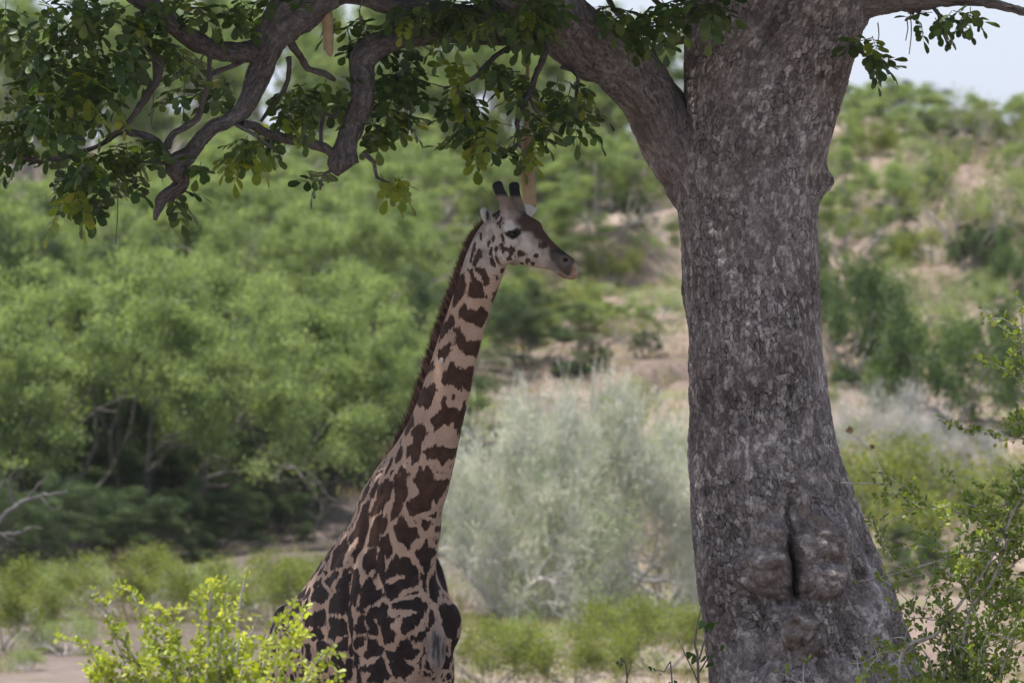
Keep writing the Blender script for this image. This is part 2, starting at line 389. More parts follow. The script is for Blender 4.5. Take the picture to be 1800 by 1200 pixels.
    am = 1 - .35 * np.clip(knob + strip, 0, 1)
    P = P + (h * am)[:, None] * np.stack([nx, ny, 0 * nx], -1).reshape(-1, 3)
    crack = np.clip(crack * am + (.75 * np.exp(-((PX - crx) / 5) ** 2) * vert * front).ravel(), 0, 1)
    sb = np.clip(.6 * knob ** 1.5 + .6 * strip, 0, .7) * np.clip(.6 + .7 * fbm(P * 14, 90, 3), 0, 1)
    F = grid_faces(n[0], n[1])
    tlink('trunk', P, F, M['bark'], attrs=dict(cell=cell, crack=crack, smoothbark=sb))
make_trunk()

def limb(pts, name='branch', step=.016, rough=1.0, label=None):
    """pts: (px, py, r_px, Y)"""
    P = np.array([[*at(a, b, d), c / 300.0] for a, b, c, d in pts])
    rmax = P[:, 3].max(); step = step if rmax > .06 else (.03 if rmax > .02 else .04)
    P = catmull(P, step); C = P[:, :3]; R = np.maximum(P[:, 3], .003)
    L = np.concatenate([[0], np.cumsum(np.linalg.norm(np.diff(C, axis=0), axis=1))])
    k = min(1, rmax / .05)
    C = C + np.stack([fbm(C * 4.5, 60), fbm(C * 4.5, 63), fbm(C * 4.5, 66)], -1) * (.014 * k + .009)
    T, N, B = frames(C); sides = int(np.clip(2 * math.pi * rmax / .012, 7, 110))
    a = np.arange(sides) * 2 * math.pi / sides
    D = np.cos(a)[None, :, None] * N[:, None] + np.sin(a)[None, :, None] * B[:, None]
    Q = C[:, None] + R[:, None, None] * D
    lump = .23 * fbm(Q * (1.0 / max(.04, rmax * 1.6)), 70, 3)
    Q = Q + (R[:, None] * lump)[..., None] * D
    arc = np.broadcast_to(a[None] * rmax, Q.shape[:2]).ravel(); ln = np.broadcast_to(L[:, None], Q.shape[:2]).ravel()
    Pf = Q.reshape(-1, 3); amp = min(1, .25 + rmax / .16) * rough
    h, crack, cell = bark(arc, ln, Pf, amp, .022, .045, 9)
    Pf = Pf + h[:, None] * D.reshape(-1, 3)
    F = [grid_faces(len(C), sides), np.array([np.arange(sides) + (len(C) - 1) * sides])]
    return tlink(name, Pf, F, M['shadedbark'] if rmax < .16 else M['bark'], label=label, attrs=dict(cell=cell * .7, crack=crack * .8, smoothbark=np.zeros(len(Pf))))

LIMBS = [
    [(1330, 420, 58, .85), (1255, 330, 66, .85), (1192, 243, 66, .82), (1125, 150, 61, .72), (1068, 92, 58, .6), (1000, 45, 52, .45), (935, 5, 46, .3), (860, -45, 40, .1), (760, -110, 34, -.1)],
    [(985, 40, 34, .45), (900, 55, 27, .35), (820, 62, 23, .2), (735, 62, 19, .1), (680, 76, 20, .05), (646, 105, 23, 0), (645, 160, 21, 0), (627, 210, 18, 0), (610, 258, 19, 0), (606, 285, 25, 0), (613, 297, 18, 0)],
    [(940, 12, 26, .3), (860, 25, 21, .15), (760, 22, 18, 0), (690, 10, 18, -.1), (630, -6, 20, -.2), (585, -8, 26, -.3), (530, 30, 28, -.35), (478, 72, 30, -.4), (452, 130, 21, -.4), (428, 190, 18, -.42), (378, 225, 15, -.45), (332, 270, 14, -.45), (304, 293, 16, -.45), (315, 324, 13, -.45), (290, 350, 11, -.45), (284, 366, 8, -.45), (274, 387, 3, -.45)],
    [(590, -70, 30, -.3), (520, -20, 30, -.32), (480, 40, 28, -.38), (474, 80, 24, -.4)],
    [(468, 85, 22, -.4), (430, 93, 18, -.42), (358, 78, 17, -.5), (304, 40, 17, -.6), (258, 3, 18, -.7), (200, -40, 20, -.8)],
    [(424, 215, 8, -.4), (465, 228, 8, -.3), (500, 240, 9, -.2), (560, 258, 10, -.05), (590, 272, 9, 0)],
    [(508, 100, 6, -.36), (503, 150, 5, -.3), (478, 187, 5, -.25), (461, 212, 3, -.25)],
    [(505, 60, 8, -.36), (520, 88, 7, -.3), (542, 117, 6, -.2), (570, 128, 6, -.15), (588, 142, 4, -.1)],
    [(370, 86, 5, -.5), (366, 150, 5, -.5), (345, 210, 5, -.5), (303, 238, 6, -.5), (293, 262, 8, -.47)],
    [(440, 98, 6, -.42), (405, 116, 5, -.4), (372, 130, 4, -.4)],
    [(240, 20, 9, -.7), (262, 80, 8, -.7), (280, 118, 8, -.7), (258, 168, 7, -.7), (225, 212, 5, -.7), (190, 240, 3, -.7)],
    [(306, 293, 7, -.45), (268, 248, 7, -.5), (215, 232, 6, -.55), (168, 262, 4, -.6), (112, 276, 5, -.6), (64, 281, 5, -.6), (18, 262, 5, -.6), (-30, 250, 5, -.6)],
    [(210, 300, 3, -.5), (250, 285, 4, -.5), (296, 290, 5, -.45)],
    [(400, 210, 4, -.42), (440, 232, 4, -.5), (480, 260, 2, -.5)],
    [(612, 180, 4, 0), (590, 205, 4, 0), (570, 200, 4, .05), (563, 235, 4, 0), (566, 260, 4, 0)],
    [(640, 270, 5, 0), (660, 285, 4, 0), (664, 310, 3, 0), (690, 318, 2, 0)],
    [(606, 290, 4, 0), (572, 310, 3, 0), (565, 335, 2, 0)],
    [(700, 55, 9, .1), (692, 30, 10, .1), (690, 0, 12, .1), (694, -40, 14, .1)],
    [(968, 60, 7, .4), (958, 90, 6, .3), (938, 146, 6, .2), (910, 208, 5, .1), (917, 262, 3, .1)],
    [(925, 50, 6, .3), (905, 80, 5, .2), (868, 104, 5, .1), (842, 134, 5, 0), (806, 162, 4, 0), (830, 228, 3, 0)],
    [(932, 170, 3, .15), (940, 190, 3, .1), (960, 206, 2, .1)],
    [(990, 120, 4, .45), (1010, 124, 4, .4), (1018, 135, 4, .4), (1014, 170, 3, .35), (1010, 200, 2, .35)],
    [(1230, 60, 9, 1.2), (1180, 75, 7, 1.3), (1130, 60, 6, 1.4), (1080, 20, 5, 1.5), (1060, -20, 6, 1.5)],
    [(1240, 110, 8, 1.25), (1190, 40, 6, 1.3), (1150, 5, 5, 1.3), (1120, -40, 6, 1.3)],
    [(1390, 60, 70, .8), (1480, 5, 44, .75), (1600, -9, 29, .65), (1690, -6, 15, .55), (1742, 7, 9, .5), (1810, 26, 8, .45), (1880, 40, 7, .4)],
    [(1600, -10, 20, .65), (1680, -40, 16, .6), (1800, -70, 14, .5)],
    [(1488, 70, 7, .6), (1515, 92, 5, .5), (1545, 105, 3, .45)],
    [(1640, 5, 5, .6), (1655, 30, 3, .55), (1690, 45, 2, .5)],
    [(1300, 60, 70, .8), (1270, -100, 62, .8), (1220, -320, 50, .6), (1100, -560, 38, .2), (900, -760, 22, -.6), (700, -880, 10, -1.2)],
    [(1440, 60, 72, .8), (1500, -130, 62, .9), (1600, -380, 48, 1.2), (1800, -620, 34, 1.8), (2100, -800, 20, 2.2), (2400, -900, 10, 2.4)],
    [(1380, -200, 60, .8), (1390, -400, 46, 1.0), (1420, -700, 30, 1.3), (1500, -1000, 14, 1.6)],
    [(760, -110, 34, -.1), (500, -260, 26, -.6), (150, -380, 18, -1.2), (-300, -450, 9, -1.8)],
    [(1100, -560, 24, .2), (900, -600, 18, 1.6), (600, -650, 12, 2.8), (300, -650, 6, 3.6)],
    [(1420, -500, 24, 1.0), (1350, -640, 18, 2.4), (1300, -700, 10, 3.9)],
    [(1270, -250, 26, .7), (1150, -420, 18, -1.0), (1050, -520, 9, -2.6)],
]
for L in LIMBS: limb(L)

# compound leaves: a few leaf meshes shared by every leaf
def compound(seed, pairs, Lr, ll, lw):
    r = np.random.default_rng(seed); c, d, nn, l, wd = [], [], [], [], []
    px = []
    for i in range(pairs + 1):
        t = .25 + .75 * i / pairs; base = np.array([Lr * t, 0, -.10 * Lr * t * t])
        for s in ((-1, 1) if i < pairs else (0,)):
            a = s * math.radians(r.uniform(48, 72)); dr = np.array([math.cos(a), math.sin(a), r.uniform(-.45, .05)])
            c.append(base); d.append(dr); nn.append([r.uniform(-.3, .3), r.uniform(-.35, .35), 1]); k = r.uniform(.8, 1.15) * (.8 + .3 * t); l.append(ll * k); wd.append(lw * k)
    V, F = scatter(c, d, nn, np.array(l), np.array(wd))
    tx = np.linspace(0, 1, 5); pts = np.column_stack([Lr * tx, 0 * tx, -.10 * Lr * tx * tx])
    V2, F2 = tubes([(pts, np.linspace(.0035, .0015, 5))], 3, 0)
    return np.vstack([V, V2]), [F, F2 + len(V)]
leaf_variants = [compound(s, p, L, .084, .056) for s, p, L in ((1, 3, .17), (2, 3, .15), (3, 4, .20), (4, 2, .12), (5, 4, .19), (6, 3, .17))]
leaf_meshes = {k: [mesh('leaf', V, F, False) for V, F in leaf_variants] for k in ('leaf', 'young')}
for k, ms in leaf_meshes.items():
    for m_ in ms: m_.materials.append(M[k])

CL = [ # px, py, rx, ry, n, Y, kind
    (70, 55, 105, 70, 34, -.8, 0), (95, 170, 105, 75, 40, -.9, 0), (185, 120, 70, 105, 26, -.85, 0), (30, 245, 50, 45, 13, -.7, 0), (190, 25, 90, 40, 18, -1.1, 0),
    (130, 285, 60, 32, 13, -.65, 0), (195, 300, 60, 40, 17, -.6, 0), (125, 352, 42, 38, 9, -.55, 1), (245, 268, 45, 38, 11, -.5, 0), (172, 345, 34, 26, 6, -.5, 0), (335, 285, 28, 22, 4, -.5, 0), (415, 268, 46, 26, 9, -.45, 1), (440, 250, 22, 20, 4, -.4, 0),
    (345, 105, 50, 40, 4, -.3, 0), (385, 25, 60, 30, 11, -.5, 0), (395, 165, 36, 26, 6, -.3, 0), (305, 130, 30, 50, 6, -.6, 0), (255, 70, 55, 55, 14, -.7, 0),
    (300, 20, 50, 25, 10, -.8, 0), (312, 340, 18, 26, 3, -.45, 0), (540, 175, 42, 45, 12, -.1, 0), (588, 160, 22, 40, 6, 0, 0), (510, 220, 36, 26, 6, -.1, 0),
    (690, 175, 48, 68, 30, .15, 0), (668, 225, 30, 24, 8, .1, 0), (705, 110, 36, 34, 7, .2, 0), (632, 75, 34, 42, 8, .1, 0), (612, 40, 30, 25, 5, .1, 0),
    (812, 175, 32, 55, 13, -.05, 0), (832, 245, 34, 30, 9, -.1, 1), (850, 125, 30, 20, 4, 0, 1), (905, 150, 40, 45, 10, .1, 0), (930, 222, 36, 40, 8, .1, 0), (905, 262, 30, 14, 4, .1, 0),
    (1015, 185, 46, 46, 13, .35, 0), (985, 165, 24, 30, 5, .35, 0), (870, 25, 90, 36, 22, -.35, 0), (800, 45, 40, 30, 9, -.2, 0), (955, 15, 48, 26, 10, -.3, 0), (935, 50, 36, 20, 4, -.2, 0),
    (1130, 45, 58, 30, 11, -.2, 0), (1075, 25, 30, 24, 5, 0, 0), (1180, 15, 50, 20, 9, -.1, 0), (1248, 12, 36, 22, 8, -.2, 0), (1532, 100, 24, 24, 7, .4, 0), (1540, 75, 16, 12, 2, .4, 0), (1650, 36, 48, 17, 10, .55, 0), (1690, 25, 22, 12, 3, .5, 0),
    (575, 318, 22, 14, 3, 0, 1), (688, 314, 30, 12, 5, 0, 1), (480, 15, 50, 20, 5, -.6, 0), (730, 20, 50, 22, 9, -.2, 0),
]
rl = random.Random(3); placed = []
for (cx, cy, rx, ry, n, Y, kd) in CL:
    for i in range(int(n * 1.35)):
        a = rl.uniform(0, 2 * math.pi); q = math.sqrt(rl.random())
        px, py = cx + q * rx * math.cos(a) * .85, cy + q * ry * math.sin(a) * .85 - 9
        p = at(px, py, Y + rl.gauss(0, .16))
        az = rl.uniform(0, 2 * math.pi); el = rl.uniform(-1.25, .1)
        d = np.array([math.cos(az) * math.cos(el), math.sin(az) * math.cos(el), math.sin(el)])
        placed.append((p, d, rl.uniform(-.7, .7), rl.uniform(.72, 1.1), 'young' if rl.random() < (.55 if kd else .07) else 'leaf', rl.randrange(6)))
rl.shuffle(placed)
def rot_of(d, roll):
    x = unit(d); up = np.array([0, 0, 1.0]); y = unit(np.cross(up, x)); z = np.cross(x, y)
    c, s = math.cos(roll), math.sin(roll); return np.column_stack([x, c * y + s * z, -s * y + c * z])
from mathutils import Matrix
massV = {'leaf': [], 'young': []}; massF = {'leaf': [], 'young': []}; off = {'leaf': 0, 'young': 0}
n_young = 0
for i, (p, d, roll, sc, kd, v) in enumerate(placed):
    Rm = rot_of(d, roll)
    if i < 300:
        o = link('leaf', leaf_meshes[kd][v], None, tree)
        Mx = Matrix.Identity(4)
        for r_ in range(3):
            for c_ in range(3): Mx[r_][c_] = float(Rm[r_, c_] * sc)
            Mx[r_][3] = float(p[r_] - tree_base[r_])
        o.matrix_local = Mx
    else:
        V, Fl = leaf_variants[v]; V = (V * sc) @ Rm.T + p
        massV[kd].append(V); k0 = off[kd]
        massF[kd].append((Fl[0] + k0, Fl[1] + k0)); off[kd] += len(V)
# high crown above the picture (it gives the shade)
n = 44000
u3 = rng.normal(size=(n, 3)); u3 = unit(u3) * (rng.random(n) ** .38)[:, None]
cc = np.array([.5, .9, 7.5]) + u3 * np.array([6.3, 4.6, 1.9])
clump = fbm(cc * .8, 120, 2) > -.28
keep = clump & (cc[:, 2] > 6.15 + .10 * np.abs(cc[:, 1])) 
cc = cc[keep]; n = len(cc)
dd = rng.normal(size=(n, 3)); dd[:, 2] -= .5; nn = rng.normal(size=(n, 3)) * .6 + [0, 0, 1]
Vc, Fc = scatter(cc, dd, nn, rng.uniform(.13, .2, n), rng.uniform(.09, .14, n))
massV['leaf'].append(Vc); massF['leaf'].append((Fc + off['leaf'], np.zeros((0, 4), int)))
for kd in ('leaf', 'young'):
    if massV[kd]:
        V = np.vstack(massV[kd]); F3 = np.vstack([f[0] for f in massF[kd]]); F4 = [f[1] for f in massF[kd] if len(f[1])]
        tlink('foliage' if kd == 'leaf' else 'young_foliage', V, [F3] + ([np.vstack(F4)] if F4 else []), M[kd], False, kind='stuff')

def fruit(px, y0, y1, r, Y, label, bend=0):
    pys = np.array([y0 - 150, y0 - 60, y0, y0 + (y1 - y0) * .1, y0 + (y1 - y0) * .3, y0 + (y1 - y0) * .6, y0 + (y1 - y0) * .85, y0 + (y1 - y0) * .96, y1])
    rad = np.array([.012, .012, .014, .55 * r, .95 * r, r, .85 * r, .55 * r, .12 * r])
    pts = [at(px + bend * ((q - y0) / (y1 - y0)) ** 2, q, Y) for q in pys]
    V, F = tubes([(pts, rad)], 20, .02); V = V + (.004 * vnoise(V * 18, 5))[:, None]
    tlink('fruit', V, F, M['fruit'], label=label)
fruit(926, 205, 392, .043, .35, 'long tan sausage-shaped fruit hanging behind the giraffe head', 8)
fruit(572, -60, 101, .034, -.25, 'tan tapering sausage-shaped fruit hanging in the boughs', 8)
# thin dry stalks that dangle from the boughs
st = []
for (px, y0, y1, Y) in ((130, 0, 78, -1.0), (1600, 20, 96, .5), (1594, 30, 72, .5), (1543, 40, 85, .5), (205, 300, 430, -.6), (233, 300, 345, -.6), (322, 90, 235, -.5), (268, 100, 220, -.6), (1018, 210, 285, .3), (640, -10, 45, .0), (852, 120, 175, .1)):
    ex = 2
    if px == 640: pts = [at(640, -10, -.4), at(632, 30, -.4), at(655, 85, -.4)]
    else: pts = [at(px, y0, Y), at(px + ex, (y0 + y1) / 2, Y), at(px - ex, y1, Y)]
    st.append((np.array(pts), [.0042, .0035, .003]))
V, F = tubes(st, 4, .05); tlink('hanging_stalks', V, F, M['darktwig'], kind='stuff')

# ------------------------------------------------------------------ giraffe
def loft(secs, n=36, step=.03):
    """secs rows: center(3) axisA(3) axisB(3)"""
    S = catmull(np.array(secs, float), step); a = np.arange(n) * 2 * math.pi / n
    V = S[:, None, 0:3] + np.cos(a)[None, :, None] * S[:, None, 3:6] + np.sin(a)[None, :, None] * S[:, None, 6:9]
    m = len(S); V = np.vstack([V.reshape(-1, 3), S[0, :3], S[-1, :3]])
    j = np.arange(n); k = (j + 1) % n
    caps = np.vstack([np.stack([np.full(n, m * n), k, j], -1), np.stack([np.full(n, m * n + 1), (m - 1) * n + j, (m - 1) * n + k], -1)])
    return V, grid_faces(m, n), caps
def ball(c, ax, ay, az, n=20):
    t = np.linspace(-1, 1, n); rows = []
    for q in t:
        k = math.sqrt(max(0.0001, 1 - q * q)); rows.append([*(np.array(c) + np.array(az) * q), *(np.array(ax) * k), *(np.array(ay) * k)])
    return loft(rows, 24, 10)

PHI = math.radians(57)
gF = np.array([math.cos(PHI), -math.sin(PHI), 0]); gR = np.array([-math.sin(PHI), -math.cos(PHI), 0]); gU = np.array([0, 0, 1.0])
GY = .15
G0 = np.array([at(668, 900, GY)[0], GY, 0.0]); G0[2] = float(gz(G0[0], G0[1]))
zg = lambda z: z
def gp(s, lat, z): return np.array([G0[0], G0[1], 0]) + gF * s + gR * lat + gU * z
parts = []
# trunk of the body
body = [(-1.08, 1.96, 1.66, .09), (-1.0, 2.09, 1.42, .20), (-.84, 2.17, 1.27, .255), (-.60, 2.29, 1.20, .31), (-.34, 2.49, 1.22, .335), (-.06, 2.68, 1.28, .31), (.2, 2.55, 1.36, .285), (.4, 2.36, 1.5, .25), (.52, 2.2, 1.66, .18), (.575, 2.1, 1.8, .09)]
parts.append(loft([[*gp(s, 0, (t + b) / 2), *(gR * w_), *(gU * (t - b) / 2)] for s, t, b, w_ in body], 44))
for sg in (-1, 1):
    parts.append(ball(gp(.10, .235 * sg, 1.98), gF * .27, gR * .115, gU * .50))       # shoulder
    parts.append(ball(gp(-.02, .165 * sg, 2.26), gF * .17, gR * .09, gU * .30))        # shoulder blade
    parts.append(ball(gp(.43, .16 * sg, 2.01), gF * .14, gR * .105, gU * .17))       # point of shoulder
    parts.append(ball(gp(.36, .13 * sg, 1.75), gF * .19, gR * .10, gU * .25))         # breast
    parts.append(ball(gp(-.76, .17 * sg, 2.04), gF * .12, gR * .085, gU * .09))        # hip
    parts.append(ball(gp(-.83, .17 * sg, 1.62), gF * .24, gR * .11, gU * .42))        # thigh
    fr = [(.26, .16, 2.0, .09), (.28, .18, 1.8, .14), (.26, .19, 1.45, .125), (.25, .19, 1.1, .085), (.26, .185, .80, .070), (.27, .185, .72, .072), (.25, .18, .5, .048), (.25, .18, .2, .044), (.27, .18, .14, .058), (.28, .18, .08, .052), (.29, .18, 0, .075)]
    hd = [(-.82, .17, 1.75, .12), (-.82, .18, 1.55, .19), (-.76, .19, 1.3, .15), (-.83, .18, 1.05, .10), (-.94, .17, .82, .065), (-.94, .17, .74, .06), (-.90, .17, .5, .047), (-.88, .17, .2, .044), (-.86, .17, .14, .058), (-.85, .17, .08, .052), (-.83, .17, 0, .075)]
    for tb in (fr, hd):
        parts.append(loft([[*gp(s, l * sg, z + G0[2] * (1 - z / 2.0 if z < 2 else 0)), *(gF * r), *(gR * r * .9)] for s, l, z, r in tb], 20))
# tail
parts.append(loft([[*gp(s, 0, z), *(gR * r), *(gF * r)] for s, z, r in ((-1.0, 2.0, .05), (-1.10, 1.85, .04), (-1.14, 1.5, .025), (-1.14, 1.1, .018))], 12))
# neck
NK = [(960, 690, 84, 57, .02), (900, 703, 80, 57, -.02), (867, 716, 73, 57, -.05), (800, 748, 57.5, 55, -.11), (733, 771, 47, 52, -.17), (667, 790, 43, 48, -.22), (600, 808, 39, 44, -.27), (533, 829, 36, 40, -.31), (495, 842, 36.5, 37, -.33), (455, 856, 37, 34, -.34), (420, 868, 33, 32, -.345), (395, 876, 25, 30, -.345)]
nk = []; nk_back = []
tdir = None
for i, (py, px, hw, ph, Y) in enumerate(NK):
    c = at(px, py, Y); ph = math.radians(ph); F_ = np.array([math.cos(ph), -math.sin(ph), 0]); R_ = np.array([-math.sin(ph), -math.cos(ph), 0])
    j0, j1 = max(0, i - 1), min(len(NK) - 1, i + 1)
    T = unit(at(NK[j1][1], NK[j1][0], NK[j1][4]) - at(NK[j0][1], NK[j0][0], NK[j0][4]))
    Fp = unit(F_ - T * np.dot(F_, T)); Rp = unit(np.cross(T, Fp)); Rp = Rp if np.dot(Rp, R_) > 0 else -Rp
    ra = .60; fac = math.sqrt(Fp[0] ** 2 + Fp[2] ** 2 + ra * ra * (1 - Rp[1] ** 2)); a = hw / 300.0 / fac
    nk.append([*c, *(Fp * a), *(Rp * a * ra)]); nk_back.append([*(c - Fp * a * .97), *(-Fp), *Rp])
low0 = [[*gp(.08, 0, 2.18), *(gF * .40), *(gR * .25)]]
parts.append(loft(low0 + nk, 40, .03))
# head
HP = math.radians(30); hF = np.array([math.cos(HP), -math.sin(HP), 0]); hR = np.array([-math.sin(HP), -math.cos(HP), 0])
H0 = at(868, 395, -.345)
def hp(px, py, lat=0.0):
    """point of the head's middle plane whose side view is (px,py), moved sideways by lat"""
    return H0 + hF * ((px - 868) / 300.0 / math.cos(HP)) + gU * (-(py - 395) / 300.0) + hR * lat
HS = [((862, 388), 22, 40, .075), ((872, 397), 31, 50, .095), ((890, 405), 40, 52, .112), ((906, 415), 45, 50, .115), ((922, 424), 42, 45, .098), ((938, 434), 36, 39, .079), ((954, 445), 29, 31, .066), ((970, 455), 24, 23, .060), ((985, 464), 21, 19, .060), ((997, 471), 19, 18, .058), ((1005, 476), 15, 15, .046), ((1010, 479), 8, 8, .025)]
dx, dz = .86 / math.cos(HP), .51
hd_ax = unit(hF * dx - gU * dz); hd_up = unit(gU - hd_ax * np.dot(gU, hd_ax))
hs = []
for (c, up, lo, w_) in HS:
    cc_ = hp(*c); k = .96
    hs.append([*(cc_ + hd_up * (up - lo) / 600.0 * k), *(hd_up * (up + lo) / 600.0 * k), *(hR * w_)])
parts.append(loft(hs, 36, .012))
for sg in (-1, 1):
    parts.append(ball(hp(902, 402, .088 * sg), hd_ax * .052, hR * .032, hd_up * .030))       # brow
    parts.append(ball(hp(893, 444, .062 * sg), hd_ax * .085, hR * .042, hd_up * .075))       # jaw muscle
    parts.append(ball(hp(991, 462, .040 * sg), hd_ax * .040, hR * .026, hd_up * .030))       # nostril wing
    # horn
    b0 = hp(903, 388, .045 * sg); b1 = hp(899, 362, .062 * sg); b2 = hp(892, 340, .085 * sg); b3 = hp(888, 323, .100 * sg)
    ax = unit(b3 - b0); e1 = unit(np.cross(ax, hR)); e2 = np.cross(ax, e1)
    parts.append(loft([[*p, *(e1 * r), *(e2 * r)] for p, r in ((b0, .062), (b1, .042), (b2, .032), (b3 - ax * .012, .034), (b3, .030), (b3 + ax * .008, .015))], 18, .01))
    # ear
    e0 = hp(879, 385, .070 * sg) if sg > 0 else hp(903, 372, -.07)
    ed = unit(hR * .93 + hF * .10 + gU * .22) if sg > 0 else unit(-hR * .95 + hF * .10 + gU * .10)
    en = unit(hF * .8 + gU * .15); en = unit(en - ed * np.dot(en, ed)); ew = np.cross(ed, en)
    parts.append(loft([[*(e0 + ed * t * .185 - en * .020 * math.sin(t * 3)), *(ew * q), *(en * max(.009, q * .26))] for t, q in ((0, .026), (.15, .038), (.4, .050), (.65, .044), (.85, .024), (.97, .010))], 16, .012))
parts.append(ball(hp(938, 396), hd_ax * .060, hR * .036, hd_up * .034))                        # forehead knob
parts.append(ball(hp(988, 482), hd_ax * .065, hR * .038, hd_up * .020))                       # lower lip
parts.append(ball(hp(1004, 483), hd_ax * .030, hR * .040, hd_up * .034))                      # upper lip
Vs, Qs, Ts, o = [], [], [], 0
for V, Q, T in parts:
    Vs.append(V); Qs.append(Q + o); Ts.append(T + o); o += len(V)
tmp_me = mesh('giraffe_tmp', np.vstack(Vs), [np.vstack(Qs), np.vstack(Ts)])
tmp = bpy.data.objects.new('giraffe_tmp', tmp_me); col.objects.link(tmp)
md = tmp.modifiers.new('r', 'REMESH'); md.mode = 'VOXEL'; md.voxel_size = .0085
ms = tmp.modifiers.new('s', 'SMOOTH'); ms.factor = .5; ms.iterations = 7
dg = bpy.context.evaluated_depsgraph_get(); dg.update()
gme = bpy.data.meshes.new_from_object(tmp.evaluated_get(dg)); bpy.data.objects.remove(tmp); bpy.data.meshes.remove(tmp_me)
gme.name = 'body'
nv = len(gme.vertices); GV = np.empty(nv * 3, np.float32); gme.vertices.foreach_get('co', GV); GV = GV.reshape(-1, 3).astype(float)
GN = np.empty(nv * 3, np.float32); gme.vertices.foreach_get('normal', GN); GN = GN.reshape(-1, 3).astype(float)
if np.mean(np.sum((GV - GV.mean(0)) * GN, 1)) < 0: gme.flip_normals(); GN = -GN
ne = len(gme.edges); EE = np.empty(ne * 2, np.int32); gme.edges.foreach_get('vertices', EE); EE = EE.reshape(-1, 2)
deg = np.bincount(EE.ravel(), minlength=nv)[:, None]; wk = (.6 * sstep(3.95, 3.7, GV[:, 2]) * sstep(1.15, 1.35, GV[:, 2]))[:, None]
for _it in range(42):
    acc = np.stack([np.bincount(EE[:, 0], GV[EE[:, 1], c], nv) + np.bincount(EE[:, 1], GV[EE[:, 0], c], nv) for c in range(3)], -1) / deg
    GV = GV + wk * (acc - GV)
gme.vertices.foreach_set('co', GV.astype(np.float32).ravel()); gme.update()
GN = np.empty(nv * 3, np.float32); gme.vertices.foreach_get('normal', GN); GN = GN.reshape(-1, 3).astype(float)
# shallow modelling: groove behind the shoulder, folds of the neck, eye socket, nostril, mouth
def gauss(p, r): return np.exp(-np.sum((GV - p) ** 2, 1) / (r * r))
bvh = BVHTree.FromPolygons([tuple(v) for v in GV], [tuple(p.vertices) for p in gme.polygons])
def hit(px, py):
    d = ray(px, py); L = np.linalg.norm(d); q = bvh.ray_cast(Vector(CAM), Vector(d / L), 80)
    if q[0] is None:
        q = min((bvh.find_nearest(Vector(at(px, py, yy))) for yy in np.arange(-.9, .8, .05)), key=lambda z: z[3])
    return np.array(q[0]), np.array(q[1])
disp = np.zeros(nv)
eye_p, eye_n = hit(901, 411); nos_p, nos_n = hit(994, 456)
disp -= .012 * gauss(eye_p, .026); disp -= .022 * gauss(nos_p, .011); disp += .004 * (gauss(nos_p, .024) - gauss(nos_p, .014))
for a, b, dep in (((972, 477), (1000, 486), .008),):
    for t in np.linspace(0, 1, 7):
        p, _n = hit(a[0] + (b[0] - a[0]) * t, a[1] + (b[1] - a[1]) * t); disp -= dep * .5 * gauss(p, .008)
for poly, dep, wd in (([(616, 985), (610, 1040), (606, 1090), (612, 1140), (628, 1195)], .020, .034), ([(762, 985), (758, 1040), (752, 1100), (746, 1160), (742, 1200)], .016, .022), ([(745, 900), (760, 960), (768, 1000)], .008, .02), ([(660, 880), (640, 940), (620, 985)], .008, .03)):
    pp = catmull(np.array([[x, y, 0.] for x, y in poly]), 3)
    acc = np.zeros(nv)
    for x, y, _z in pp:
        p, _n = hit(x, y); acc = np.maximum(acc, gauss(p, wd))
    disp -= dep * acc
disp += .006 * fbm(GV * 5.5, 130, 2) * (GV[:, 2] < 2.9)
GV2 = GV + GN * disp[:, None]

